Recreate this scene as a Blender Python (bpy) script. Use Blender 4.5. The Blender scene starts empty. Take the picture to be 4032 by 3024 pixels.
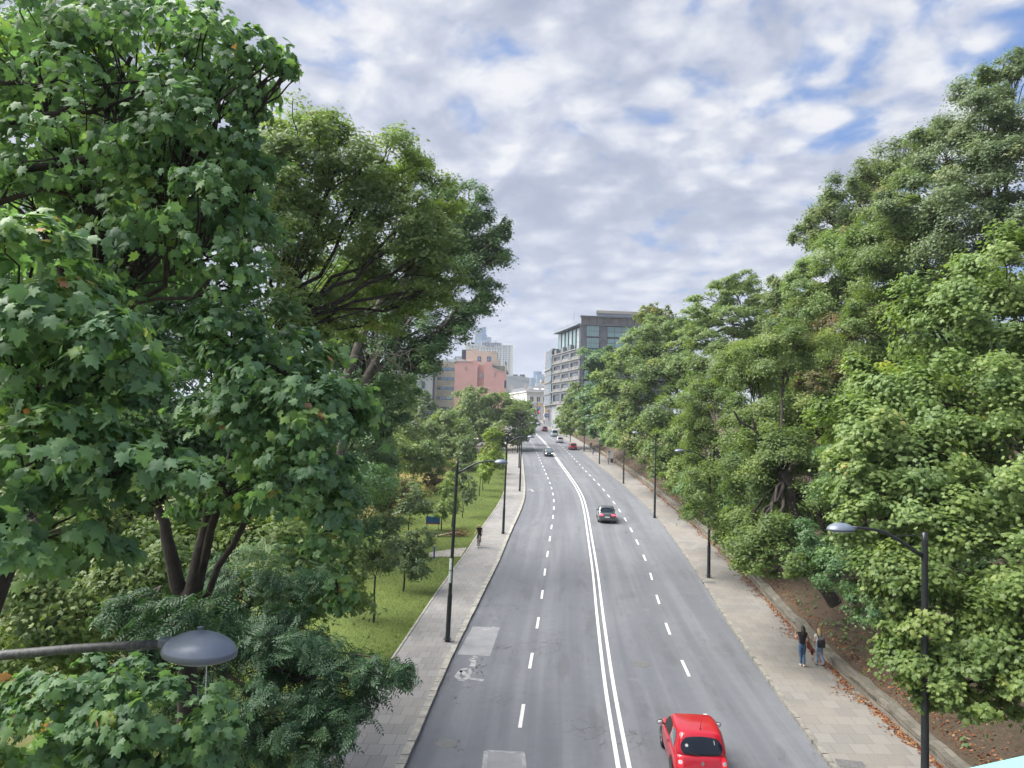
import bpy, math, random
import numpy as np
from mathutils import Vector, Matrix
R = math.radians
SC = bpy.context.scene
C = SC.collection
rnd = random.Random(7)
NR = np.random.default_rng(11)

# ------------------------------------------------------------------ camera, sky, sun, exposure
F = 2912.0; PITCH = R(3.0); ROLL = 0.025; HC = 10.5      # focal length in photo pixels, camera height in metres
cam = bpy.data.cameras.new('camera'); co = bpy.data.objects.new('camera', cam); C.objects.link(co)
cam.sensor_width = 36; cam.lens = F / 4032 * 36; cam.clip_start = 0.05; cam.clip_end = 6000
co.matrix_world = Matrix.Translation((0, 0, HC)) @ Matrix.Rotation(math.pi/2 + PITCH, 4, 'X') @ Matrix.Rotation(ROLL, 4, 'Z')
SC.camera = co
SUN_EL, SUN_AZ = 52, -82          # azimuth from +Y, negative = to the left of the road
SUN_STRENGTH, SKY_STRENGTH, EXPO = 4.8, 0.12, 1.32
CLOUD_LEVEL = 3.1
HAZE = 0.00026
w = bpy.data.worlds.new('World'); SC.world = w; w.use_nodes = True
SC.view_settings.view_transform = 'Standard'; SC.view_settings.look = 'None'
SC.view_settings.exposure = EXPO; SC.view_settings.gamma = 1; SC.view_settings.use_curve_mapping = False
SC.render.engine = 'CYCLES'
cy = SC.cycles
cy.max_bounces = 8; cy.diffuse_bounces = 6; cy.glossy_bounces = 2; cy.transmission_bounces = 3
cy.transparent_max_bounces = 8; cy.volume_bounces = 0; cy.caustics_reflective = False; cy.caustics_refractive = False
cy.use_adaptive_sampling = True; cy.adaptive_threshold = 0.02; cy.use_denoising = True
try: cy.denoiser = 'OPENIMAGEDENOISE'
except Exception: pass

class NT:
    """small helper round a node tree"""
    def __init__(s, t): s.t = t; s.n = t.nodes; s.l = t.links; s.n.clear()
    def add(s, ty, **k):
        n = s.n.new(ty)
        for a, b in k.items(): setattr(n, a, b)
        return n
    def put(s, sock, v):
        if v is None: return
        if isinstance(v, bpy.types.NodeSocket): s.l.new(v, sock)
        else: sock.default_value = v
    def math(s, op, a, b=None, c=None, clamp=False):
        n = s.add('ShaderNodeMath', operation=op); n.use_clamp = clamp
        s.put(n.inputs[0], a); s.put(n.inputs[1], b)
        if c is not None: s.put(n.inputs[2], c)
        return n.outputs[0]
    def noise(s, vec, scale, detail=4, rough=.55, dim='3D', dist=0):
        n = s.add('ShaderNodeTexNoise', noise_dimensions=dim)
        s.put(n.inputs['Vector'], vec); n.inputs['Scale'].default_value = scale
        n.inputs['Detail'].default_value = detail; n.inputs['Roughness'].default_value = rough; n.inputs['Distortion'].default_value = dist
        return n.outputs['Fac']
    def mapr(s, v, a, b, c=0., d=1., smooth=True):
        n = s.add('ShaderNodeMapRange'); n.interpolation_type = 'SMOOTHSTEP' if smooth else 'LINEAR'
        s.put(n.inputs[0], v); n.inputs[1].default_value = a; n.inputs[2].default_value = b; n.inputs[3].default_value = c; n.inputs[4].default_value = d
        return n.outputs[0]
    def mix(s, f, a, b, blend='MIX'):
        n = s.add('ShaderNodeMix', data_type='RGBA', blend_type=blend)
        s.put(n.inputs[0], f); s.put(n.inputs[6], col4(a)); s.put(n.inputs[7], col4(b)); return n.outputs[2]
    def mapping(s, vec, scale=(1,1,1), rot=(0,0,0), loc=(0,0,0)):
        n = s.add('ShaderNodeMapping'); s.put(n.inputs[0], vec)
        n.inputs['Scale'].default_value = scale; n.inputs['Rotation'].default_value = rot; n.inputs['Location'].default_value = loc
        return n.outputs[0]
    def ramp(s, v, stops):
        n = s.add('ShaderNodeValToRGB'); s.put(n.inputs[0], v); e = n.color_ramp.elements
        while len(e) > 1: e.remove(e[-1])
        e[0].position = stops[0][0]; e[0].color = col4(stops[0][1])
        for p, c in stops[1:]: x = e.new(p); x.color = col4(c)
        return n.outputs[0]
def col4(c):
    if isinstance(c, (tuple, list)) and len(c) == 3: return (*c, 1)
    return c

def build_world():
    t = NT(w.node_tree)
    sky = t.add('ShaderNodeTexSky'); sky.sky_type = 'NISHITA'; sky.sun_disc = False
    sky.sun_elevation = R(SUN_EL); sky.sun_rotation = R(SUN_AZ); sky.altitude = 100; sky.air_density = 1.0; sky.dust_density = 1.2
    tc = t.add('ShaderNodeTexCoord'); sep = t.add('ShaderNodeSeparateXYZ'); t.l.new(tc.outputs['Generated'], sep.inputs[0])
    zz = t.math('ADD', t.math('MAXIMUM', sep.outputs[2], 0.0), 0.30)
    u = t.math('DIVIDE', sep.outputs[0], zz); v = t.math('DIVIDE', sep.outputs[1], zz)
    cb = t.add('ShaderNodeCombineXYZ'); t.l.new(u, cb.inputs[0]); t.l.new(v, cb.inputs[1])
    P = t.mapping(cb.outputs[0], (1, 1, 1), (0, 0, 0.35), (4.3, 2.9, 0))
    warp = t.noise(P, 2.6, 3, .55); wv = t.add('ShaderNodeCombineXYZ'); t.l.new(warp, wv.inputs[0]); t.l.new(t.noise(t.mapping(P, loc=(7, 3, 0)), 2.6, 3, .55), wv.inputs[1])
    Q = t.add('ShaderNodeVectorMath', operation='MULTIPLY_ADD'); t.l.new(wv.outputs[0], Q.inputs[0]); Q.inputs[1].default_value = (.13, .13, 0); t.l.new(P, Q.inputs[2]); Q = Q.outputs[0]
    big = t.noise(Q, 1.7, 2, .5)
    med = t.noise(t.mapping(Q, (1, 1.15, 1), (0, 0, .5), (1, 5, 0)), 6.2, 4, .55)
    puff = t.add('ShaderNodeTexVoronoi', feature='SMOOTH_F1'); puff.inputs['Scale'].default_value = 13.0; puff.inputs['Smoothness'].default_value = 1.0; t.l.new(t.mapping(Q, (1, 1.2, 1), (0, 0, .9)), puff.inputs['Vector'])
    pf = t.math('SUBTRACT', 1.0, t.math('MULTIPLY', puff.outputs['Distance'], 1.3))
    fin = t.noise(Q, 28.0, 4, .55)
    side = t.mapr(t.math('ADD', sep.outputs[0], t.math('MULTIPLY', sep.outputs[2], .9)), .36, 1.0)
    dens = t.math('ADD', t.math('ADD', t.math('MULTIPLY', med, .50), t.math('MULTIPLY', fin, .16)), t.math('ADD', t.math('MULTIPLY', pf, .22), t.math('MULTIPLY', big, .24)))
    cover = t.math('ADD', dens, t.math('MULTIPLY', side, -.14))
    mask = t.mapr(cover, .305, .49)
    # light comes through the thin parts; thick parts are lavender grey underneath
    lum = t.math('ADD', t.math('ADD', t.math('MULTIPLY', big, -.62), t.math('MULTIPLY', med, -.46)), t.math('ADD', t.math('MULTIPLY', pf, .30), t.math('ADD', t.math('MULTIPLY', fin, .26), t.math('MULTIPLY', side, .10))))
    c1 = t.ramp(t.mapr(lum, -.47, -.09, 0, 1, False), [(0, (.41,.46,.61)), (.35, (.50,.55,.69)), (.62, (.66,.70,.82)), (1, (.93,.94,.98))])
    low = t.mapr(sep.outputs[2], .02, .34, 1, 0)
    c2 = t.mix(t.math('MULTIPLY', low, .55), c1, (0.56, 0.61, 0.76))
    cl = t.add('ShaderNodeVectorMath', operation='SCALE'); t.l.new(c2, cl.inputs[0]); cl.inputs['Scale'].default_value = CLOUD_LEVEL
    out = t.mix(mask, t.mix(.82, sky.outputs[0], (.34, .82, 2.0)), cl.outputs[0])
    bg = t.add('ShaderNodeBackground'); t.l.new(out, bg.inputs[0]); bg.inputs[1].default_value = SKY_STRENGTH
    o = t.add('ShaderNodeOutputWorld'); t.l.new(bg.outputs[0], o.inputs[0])
build_world()
sl = bpy.data.lights.new('sun', 'SUN'); sl.energy = SUN_STRENGTH; sl.angle = R(58); sl.color = (1, .955, .88)
so = bpy.data.objects.new('sun', sl); C.objects.link(so)
_az, _el = R(SUN_AZ), R(SUN_EL)
so.rotation_euler = Vector((math.sin(_az)*math.cos(_el), math.cos(_az)*math.cos(_el), math.sin(_el))).to_track_quat('Z', 'Y').to_euler()

# ------------------------------------------------------------------ measuring: photo pixel + distance -> point in the place
def ray(px, py):
    a = (px-2016)/F; b = -(py-1512)/F; c, s = math.cos(ROLL), math.sin(ROLL)
    a, b = a*c-b*s, a*s+b*c
    cp, sp = math.cos(PITCH), math.sin(PITCH)
    return a, cp-b*sp, sp+b*cp
def at(px, py, Y):
    d = ray(px, py); return Vector((d[0]/d[1]*Y, Y, HC+d[2]/d[1]*Y))
def zr(Y):
    if Y < 35: return 0.
    if Y < 65: return .021*30*((Y-35)/30)**2
    if Y < 330: return .042*(Y-50)
    return .042*280
def on_ground(px, py, dz=0.):
    d = ray(px, py); lo, hi = 3., 420.
    for _ in range(50):
        m = (lo+hi)/2
        if HC+d[2]/d[1]*m > zr(m)+dz: lo = m
        else: hi = m
    return Vector((d[0]/d[1]*lo, lo, zr(lo)+dz))
def curve(pts):
    ys = np.array([p[0] for p in pts], float); xs = np.array([p[1] for p in pts], float)
    m = np.gradient(xs, ys)
    def f(y):
        y = np.asarray(y, float); i = np.clip(np.searchsorted(ys, y)-1, 0, len(ys)-2)
        h = ys[i+1]-ys[i]; t = np.clip((y-ys[i])/h, 0, 1); ex = np.where(y < ys[0], (y-ys[0])*m[0], np.where(y > ys[-1], (y-ys[-1])*m[-1], 0))
        return (2*t**3-3*t*t+1)*xs[i]+(t**3-2*t*t+t)*h*m[i]+(-2*t**3+3*t*t)*xs[i+1]+(t**3-t*t)*h*m[i+1]+ex
    return f
x_mid = curve([(-30,-1),(0,1.9),(20,3.5),(30,4.2),(40,5.05),(53,6.2),(68,7.35),(81,8.3),(90,8.8),(98,9.0),(112,9.05),(134,8.95),(159,8.85),(189,8.55),(215,7.9),(250,7.0),(300,6.3),(340,6.0)])
x_left = curve([(-30,-7.6),(0,-4.7),(22,-3.0),(34,-2.3),(45,-1.45),(55,-.6),(64,.05),(73,.8),(79,1.3),(88,1.85),(100,2.15),(113,2.25),(123,2.3),(147,2.35),(187,2.0),(215,1.4),(250,.5),(300,-.2),(340,-.5)])
x_right = curve([(-30,5.6),(0,8.5),(23,10.15),(28,10.6),(34,11.2),(43,12.2),(50,13.05),(66,14.5),(80,15.4),(93,15.7),(114,15.7),(136,15.5),(166,15.35),(199,14.7),(230,13.9),(250,13.4),(300,12.7),(340,12.4)])
x_wall = curve([(-30,10),(0,12.0),(23,13.7),(32,14.3),(41,15.3),(52,16.6),(68,17.8),(82,18.4),(114,19.2),(138,19.2),(168,18.8),(207,17.9),(240,17.2)])
x_lawn = curve([(-30,-8.6),(0,-7.0),(22,-5.5),(34,-4.9),(46,-4.2),(57,-3.3),(69,-2.4),(79,-1.5),(89,-.85),(100,-.55),(124,-.45),(150,-.5),(190,-1),(230,-2)])
def gz(x, y):
    """height of the ground, with the wooded bank rising to the right of the wall"""
    z = zr(y); d = x-(float(x_wall(y))+.55)
    if d > 0:
        k = 1 if y < 165 else max(0., 1-(y-165)/30)
        z += k*(.45+15*(1-math.exp(-d/26)))
    return z

# ------------------------------------------------------------------ object helpers
def tag(o, label=None, cat=None, group=None, kind=None):
    if label: o['label'] = label
    if cat: o['category'] = cat
    if group: o['group'] = group
    if kind: o['kind'] = kind
    return o
def empty(name, loc=(0,0,0), rz=0, label=None, cat=None, group=None):
    o = bpy.data.objects.new(name, None); C.objects.link(o); o.empty_display_size = .3
    o.location = loc; o.rotation_euler = (0, 0, rz); return tag(o, label, cat, group)
def link_mesh(name, me, mats, parent=None, smooth=False):
    for m in (mats if isinstance(mats, (list, tuple)) else [mats]): me.materials.append(m)
    if smooth: me.polygons.foreach_set('use_smooth', [True]*len(me.polygons))
    o = bpy.data.objects.new(name, me); C.objects.link(o)
    if parent is not None: o.parent = parent
    return o
def copy_tree(o, parent=None):
    c = o.copy(); C.objects.link(c); c.parent = parent
    for ch in list(o.children): copy_tree(ch, c)
    return c
class MB:
    def __init__(s): s.v = []; s.f = []; s.mi = []; s.uv = []; s.m = 0
    def add(s, vs, fs):
        b = len(s.v); s.v += [tuple(p) for p in vs]
        for f in fs: s.f.append(tuple(b+i for i in f)); s.mi.append(s.m)
    def box(s, x0, x1, y0, y1, z0, z1, fr=None):
        P = [(x,y,z) for z in (z0,z1) for y in (y0,y1) for x in (x0,x1)]
        if fr: P = [fr(*p) for p in P]
        s.add(P, [(0,2,3,1),(4,5,7,6),(0,1,5,4),(2,6,7,3),(0,4,6,2),(1,3,7,5)])
    def tube(s, pts, rad, n=8, cap=True):
        pts = [Vector(p) for p in pts]; k = len(pts)
        if not hasattr(rad, '__len__'): rad = [rad]*k
        b = len(s.v); up = None
        for i, p in enumerate(pts):
            d = (pts[min(i+1,k-1)]-pts[max(i-1,0)]).normalized()
            if up is None:
                up = d.orthogonal().normalized()
            else:
                up = (up-d*up.dot(d)); up = up.normalized() if up.length > 1e-5 else d.orthogonal().normalized()
            sd = d.cross(up)
            for j in range(n):
                a = 2*math.pi*j/n; q = p+(up*math.cos(a)+sd*math.sin(a))*rad[i]; s.v.append(tuple(q))
        for i in range(k-1):
            for j in range(n):
                a = b+i*n+j; c = b+i*n+(j+1)%n
                s.f.append((a, c, c+n, a+n)); s.mi.append(s.m)
        if cap:
            s.f.append(tuple(b+j for j in range(n))[::-1]); s.mi.append(s.m)
            s.f.append(tuple(b+(k-1)*n+j for j in range(n))); s.mi.append(s.m)
    def lathe(s, prof, n=24, sx=1, sy=1, c=(0,0,0)):
        b = len(s.v); k = len(prof)
        for r, z in prof:
            for j in range(n):
                a = 2*math.pi*j/n; s.v.append((c[0]+r*math.cos(a)*sx, c[1]+r*math.sin(a)*sy, c[2]+z))
        for i in range(k-1):
            for j in range(n):
                a = b+i*n+j; d = b+i*n+(j+1)%n; s.f.append((a, d, d+n, a+n)); s.mi.append(s.m)
    def poly(s, pts, fr=None):
        if fr: pts = [fr(*p) for p in pts]
        s.add(pts, [tuple(range(len(pts)))])
    def prism(s, pts, d, fr=None):
        """outline pts (list of 3d) extruded by vector d"""
        P = [Vector(p) for p in pts]; Q = [p+Vector(d) for p in P]; n = len(P)
        al = P+Q
        if fr: al = [fr(*p) for p in al]
        s.add(al, [tuple(range(n))[::-1], tuple(range(n, 2*n))]+[(i, (i+1)%n, n+(i+1)%n, n+i) for i in range(n)])
    def ball(s, c, r, n=10, m=6, sc=(1,1,1)):
        b = len(s.v)
        for i in range(m+1):
            th = math.pi*i/m
            for j in range(n):
                a = 2*math.pi*j/n
                s.v.append((c[0]+r*sc[0]*math.sin(th)*math.cos(a), c[1]+r*sc[1]*math.sin(th)*math.sin(a), c[2]+r*sc[2]*math.cos(th)))
        for i in range(m):
            for j in range(n):
                a = b+i*n+j; d = b+i*n+(j+1)%n; s.f.append((a+n, d+n, d, a)); s.mi.append(s.m)
    def mesh(s, name='m'):
        me = bpy.data.meshes.new(name); me.from_pydata(s.v, [], s.f)
        if any(s.mi): me.polygons.foreach_set('material_index', s.mi)
        me.update(); return me
    def build(s, name, mats, parent=None, smooth=False):
        return link_mesh(name, s.mesh(name), mats, parent, smooth)
def bevel(o, wd=.01, seg=2):
    m = o.modifiers.new('bevel', 'BEVEL'); m.width = wd; m.segments = seg; m.limit_method = 'ANGLE'; m.angle_limit = R(35); return o

# ------------------------------------------------------------------ materials
def pm(name, col, rough=.6, metal=0, spec=.5, emit=None, es=0, coat=0, var=0, vs=3, bump=0, bs=40, trans=0):
    m = bpy.data.materials.new(name); m.use_nodes = True; t = NT(m.node_tree)
    b = t.add('ShaderNodeBsdfPrincipled'); o = t.add('ShaderNodeOutputMaterial'); t.l.new(b.outputs[0], o.inputs[0])
    c = col4(col); b.inputs['Base Color'].default_value = c
    b.inputs['Roughness'].default_value = rough; b.inputs['Metallic'].default_value = metal; b.inputs['Specular IOR Level'].default_value = spec
    b.inputs['Coat Weight'].default_value = coat; b.inputs['Coat Roughness'].default_value = .05
    if emit: b.inputs['Emission Color'].default_value = col4(emit); b.inputs['Emission Strength'].default_value = es
    tc = t.add('ShaderNodeTexCoord')
    if var:
        n = t.noise(tc.outputs['Object'], vs, 5, .6)
        k = t.mapr(n, .3, .7, 1-var, 1+var)
        v = t.add('ShaderNodeVectorMath', operation='SCALE'); v.inputs[0].default_value = c[:3]; t.l.new(k, v.inputs['Scale']); t.l.new(v.outputs[0], b.inputs['Base Color'])
    if bump:
        n2 = t.noise(tc.outputs['Object'], bs, 4, .6); bp = t.add('ShaderNodeBump'); bp.inputs['Strength'].default_value = bump; bp.inputs['Distance'].default_value = .02
        t.l.new(n2, bp.inputs['Height']); t.l.new(bp.outputs[0], b.inputs['Normal'])
    return m
def leaf_mat(name, stops, trans=.35, rough=.45, rare=None, spec=.35):
    """colour chosen leaf by leaf; some light passes through each leaf"""
    m = bpy.data.materials.new(name); m.use_nodes = True; t = NT(m.node_tree)
    at_ = t.add('ShaderNodeAttribute', attribute_name='tint'); at_.attribute_type = 'GEOMETRY'
    c = t.ramp(at_.outputs['Fac'], stops)
    b = t.add('ShaderNodeBsdfPrincipled'); b.inputs['Roughness'].default_value = rough; b.inputs['Specular IOR Level'].default_value = spec
    t.l.new(c, b.inputs['Base Color'])
    tr = t.add('ShaderNodeBsdfTranslucent')
    c2 = t.mix(1.0, c, (1.25, 1.30, .62), 'MULTIPLY'); t.l.new(c2, tr.inputs[0])
    mx = t.add('ShaderNodeMixShader'); mx.inputs[0].default_value = trans
    t.l.new(b.outputs[0], mx.inputs[1]); t.l.new(tr.outputs[0], mx.inputs[2])
    o = t.add('ShaderNodeOutputMaterial'); t.l.new(mx.outputs[0], o.inputs[0]); return m
M = {}
def asphalt():
    m = bpy.data.materials.new('asphalt'); m.use_nodes = True; t = NT(m.node_tree)
    uv = t.add('ShaderNodeUVMap').outputs[0]; tc = t.add('ShaderNodeTexCoord').outputs['Object']
    fine = t.noise(tc, 55, 3, .7); mid = t.noise(tc, 2.2, 5, .6); big = t.noise(tc, .25, 3, .5)
    st = t.noise(t.mapping(uv, (.75, .02, 1)), 1.6, 3, .5, '2D')      # wheel tracks run along the road
    st2 = t.noise(t.mapping(uv, (2.2, .05, 1)), 1.4, 4, .6, '2D')
    s = t.math('ADD', t.math('MULTIPLY', t.mapr(st, .3, .7), .34), t.math('MULTIPLY', t.mapr(st2, .3, .7), .10))
    s = t.math('ADD', s, t.math('MULTIPLY', mid, .35)); s = t.math('ADD', s, t.math('MULTIPLY', big, .35))
    c = t.ramp(s, [(.2, (.084,.091,.108)), (.55, (.112,.120,.139)), (1.0, (.168,.178,.198))])
    c = t.mix(t.mapr(fine, .35, .75, 0, .35), c, (.22,.225,.235))
    vor = t.add('ShaderNodeTexVoronoi', feature='DISTANCE_TO_EDGE'); t.l.new(t.mapping(tc, (1,1,1)), vor.inputs['Vector']); vor.inputs['Scale'].default_value = 1.3
    wob = t.noise(tc, 3.5, 4, .7)
    v2 = t.add('ShaderNodeVectorMath', operation='ADD'); t.l.new(tc, v2.inputs[0]); cb = t.add('ShaderNodeCombineXYZ'); t.l.new(wob, cb.inputs[0]); t.l.new(wob, cb.inputs[1]); t.l.new(cb.outputs[0], v2.inputs[1]); t.l.new(v2.outputs[0], vor.inputs['Vector'])
    crack = t.mapr(vor.outputs['Distance'], .0, .03, 1, 0); where = t.mapr(t.noise(tc, .22, 2, .5), .54, .66)
    c = t.mix(t.math('MULTIPLY', t.math('MULTIPLY', crack, where), .85), c, (.05,.05,.055))
    stain = t.mapr(t.noise(t.mapping(uv, (1, .18, 1)), .9, 5, .65, '2D'), .56, .70)
    c = t.mix(t.math('MULTIPLY', stain, .38), c, (.075,.078,.085))
    pale = t.mapr(t.noise(t.mapping(tc, (1, .5, 1), (0,0,.4), (9,4,0)), .7, 6, .7), .58, .74)
    c = t.mix(t.math('MULTIPLY', pale, .35), c, (.24,.245,.255))
    b = t.add('ShaderNodeBsdfPrincipled'); t.l.new(c, b.inputs['Base Color']); b.inputs['Roughness'].default_value = .78; b.inputs['Specular IOR Level'].default_value = .35
    bp = t.add('ShaderNodeBump'); bp.inputs['Strength'].default_value = .35; bp.inputs['Distance'].default_value = .01; t.l.new(fine, bp.inputs['Height']); t.l.new(bp.outputs[0], b.inputs['Normal'])
    o = t.add('ShaderNodeOutputMaterial'); t.l.new(b.outputs[0], o.inputs[0]); return m
def paving(name, base, bw, bh, mortar, warm, off=.5):
    """concrete slabs laid in courses; uv is in metres (across, along)"""
    m = bpy.data.materials.new(name); m.use_nodes = True; t = NT(m.node_tree)
    uv = t.add('ShaderNodeUVMap').outputs[0]; tc = t.add('ShaderNodeTexCoord').outputs['Object']
    br = t.add('ShaderNodeTexBrick'); br.offset = off; br.offset_frequency = 2; br.squash = 1
    t.l.new(uv, br.inputs['Vector']); br.inputs['Scale'].default_value = 1; br.inputs['Brick Width'].default_value = bw; br.inputs['Row Height'].default_value = bh
    br.inputs['Mortar Size'].default_value = .011; br.inputs['Mortar Smooth'].default_value = .3; br.inputs['Bias'].default_value = 0
    lo = tuple(c*.86 for c in base); hi = tuple(min(1, c*1.12) for c in base)
    br.inputs['Color1'].default_value = (*lo,1); br.inputs['Color2'].default_value = (*hi,1); br.inputs['Mortar'].default_value = (*mortar,1)
    n = t.noise(tc, .45, 5, .6); n2 = t.noise(tc, 18, 4, .7)
    c = t.mix(t.mapr(n, .4, .7, 0, .5), br.outputs['Color'], warm)
    c = t.mix(t.mapr(n2, .3, .75, 0, .28), c, tuple(x*.6 for x in base))
    b = t.add('ShaderNodeBsdfPrincipled'); t.l.new(c, b.inputs['Base Color']); b.inputs['Roughness'].default_value = .85; b.inputs['Specular IOR Level'].default_value = .3
    bp = t.add('ShaderNodeBump'); bp.inputs['Strength'].default_value = .4; bp.inputs['Distance'].default_value = .01; t.l.new(br.outputs['Fac'], bp.inputs['Height']); bp.invert = True; t.l.new(bp.outputs[0], b.inputs['Normal'])
    o = t.add('ShaderNodeOutputMaterial'); t.l.new(b.outputs[0], o.inputs[0]); return m
def mottled(name, stops, s1=.3, s2=6, rough=.95, bump=.5):
    m = bpy.data.materials.new(name); m.use_nodes = True; t = NT(m.node_tree)
    tc = t.add('ShaderNodeTexCoord').outputs['Object']
    v = t.math('ADD', t.math('MULTIPLY', t.noise(tc, s1, 4, .6), .5), t.math('MULTIPLY', t.noise(tc, s2, 6, .75), .5))
    c = t.ramp(v, stops)
    b = t.add('ShaderNodeBsdfPrincipled'); t.l.new(c, b.inputs['Base Color']); b.inputs['Roughness'].default_value = rough; b.inputs['Specular IOR Level'].default_value = .15
    bp = t.add('ShaderNodeBump'); bp.inputs['Strength'].default_value = bump; bp.inputs['Distance'].default_value = .05; t.l.new(t.noise(tc, s2*3, 5, .7), bp.inputs['Height']); t.l.new(bp.outputs[0], b.inputs['Normal'])
    o = t.add('ShaderNodeOutputMaterial'); t.l.new(b.outputs[0], o.inputs[0]); return m
def stone_wall():
    m = bpy.data.materials.new('stone'); m.use_nodes = True; t = NT(m.node_tree)
    uv = t.add('ShaderNodeUVMap').outputs[0]; tc = t.add('ShaderNodeTexCoord').outputs['Object']
    br = t.add('ShaderNodeTexBrick'); t.l.new(t.mapping(uv, (1,1,1)), br.inputs['Vector']); br.inputs['Scale'].default_value = 1; br.inputs['Brick Width'].default_value = .62; br.inputs['Row Height'].default_value = .27
    br.inputs['Mortar Size'].default_value = .012; br.inputs['Color1'].default_value = (.115,.108,.09,1); br.inputs['Color2'].default_value = (.20,.185,.16,1); br.inputs['Mortar'].default_value = (.05,.045,.037,1)
    n = t.noise(tc, 1.1, 6, .7); n2 = t.noise(tc, 9, 5, .7)
    c = t.mix(t.mapr(n, .42, .7, 0, .65), br.outputs['Color'], (.075,.08,.05)); c = t.mix(t.mapr(n2, .35, .7, 0, .4), c, (.24,.22,.19))
    b = t.add('ShaderNodeBsdfPrincipled'); t.l.new(c, b.inputs['Base Color']); b.inputs['Roughness'].default_value = .92; b.inputs['Specular IOR Level'].default_value = .2
    bp = t.add('ShaderNodeBump'); bp.inputs['Strength'].default_value = .7; bp.inputs['Distance'].default_value = .04; t.l.new(n2, bp.inputs['Height']); t.l.new(bp.outputs[0], b.inputs['Normal'])
    o = t.add('ShaderNodeOutputMaterial'); t.l.new(b.outputs[0], o.inputs[0]); return m
M['asphalt'] = asphalt()
M['pave_l'] = paving('paving_grey', (.235,.232,.23), .50, .80, (.10,.097,.095), (.28,.262,.24))
M['pave_r'] = paving('paving_sand', (.205,.197,.186), .62, .78, (.12,.112,.102), (.25,.222,.19))
M['kerb'] = pm('kerb', (.29,.28,.25), .85, var=.25, vs=2.5, bump=.3)
M['kerb_r'] = pm('kerb_old', (.20,.19,.17), .85, var=.3, vs=2.5, bump=.3)
M['paint'] = pm('road_paint', (.62,.62,.61), .7, var=.13, vs=7)
M['patch'] = pm('road_patch', (.215,.22,.235), .8, var=.12, vs=1.3)
M['seal'] = pm('sealant', (.27,.275,.285), .7, var=.3, vs=5)
M['tar'] = pm('tar', (.05,.05,.055), .6, var=.2)
M['iron'] = pm('cast_iron', (.17,.17,.17), .6, metal=.4, var=.3, vs=20)
M['lawn'] = mottled('lawn', [(.30,(.075,.080,.030)),(.44,(.078,.108,.028)),(.58,(.115,.152,.036)),(.75,(.19,.21,.07))], .18, 5)
M['soil'] = mottled('bank_soil', [(.28,(.032,.028,.020)),(.5,(.075,.058,.042)),(.72,(.13,.095,.066))], .25, 5)
M['park'] = mottled('park_floor', [(.28,(.05,.07,.025)),(.5,(.10,.105,.04)),(.75,(.19,.165,.08))], .2, 4)
M['dry'] = mottled('dry_meadow', [(.28,(.22,.20,.09)),(.5,(.36,.31,.17)),(.75,(.45,.40,.25))], .4, 8)
M['stone'] = stone_wall()
M['path'] = pm('path', (.29,.27,.24), .9, var=.15, vs=1)
M['bark'] = pm('bark', (.032,.026,.022), .95, var=.35, vs=5, bump=.8, bs=18)
M['bark_pale'] = pm('bark_pale', (.10,.09,.075), .95, var=.35, vs=4, bump=.8, bs=14)
M['lamp'] = pm('lamp_paint', (.017,.021,.023), .38, var=.25, vs=9, bump=.05)
M['lamp_arm'] = pm('lamp_arm_weathered', (.035,.04,.042), .6, var=.75, vs=22, bump=.2)
M['dome'] = pm('lamp_dome', (.15,.18,.235), .42, metal=.15, var=.08, vs=6)
M['dome_rim'] = pm('lamp_rim', (.10,.12,.15), .4)
M['lens'] = pm('lamp_lens', (.55,.58,.6), .15)
# ------------------------------------------------------------------ the ground, road, pavements, markings
def structure(o): o['kind'] = 'structure'; return o
YS = np.concatenate([np.arange(-30, 130, 1.5), np.arange(130, 345, 4)])
def ribbon(name, xl, xr, dz, mat, ys=YS, nx=1, uvs=True, zfun=None):
    V = []; Fc = []; UV = []; s = 0; prev = None
    for i, y in enumerate(ys):
        a, b = float(xl(y)), float(xr(y)); zz = zr(y)+dz
        if prev is not None: s += math.hypot(y-prev[0], (a+b)/2-prev[1])
        prev = (y, (a+b)/2)
        for j in range(nx+1):
            x = a+(b-a)*j/nx; V.append((x, y, zz if zfun is None else zfun(x, y)+dz)); UV.append((x-a, s))
    for i in range(len(ys)-1):
        for j in range(nx):
            k = i*(nx+1)+j; Fc.append((k, k+1, k+nx+2, k+nx+1))
    me = bpy.data.meshes.new(name); me.from_pydata(V, [], Fc)
    ul = me.uv_layers.new(name='uv'); li = np.zeros(len(me.loops), int); me.loops.foreach_get('vertex_index', li)
    ul.data.foreach_set('uv', np.array(UV)[li].ravel())
    return link_mesh(name, me, mat, smooth=True)
def off(f, d): return lambda y: f(y)+d
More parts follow.
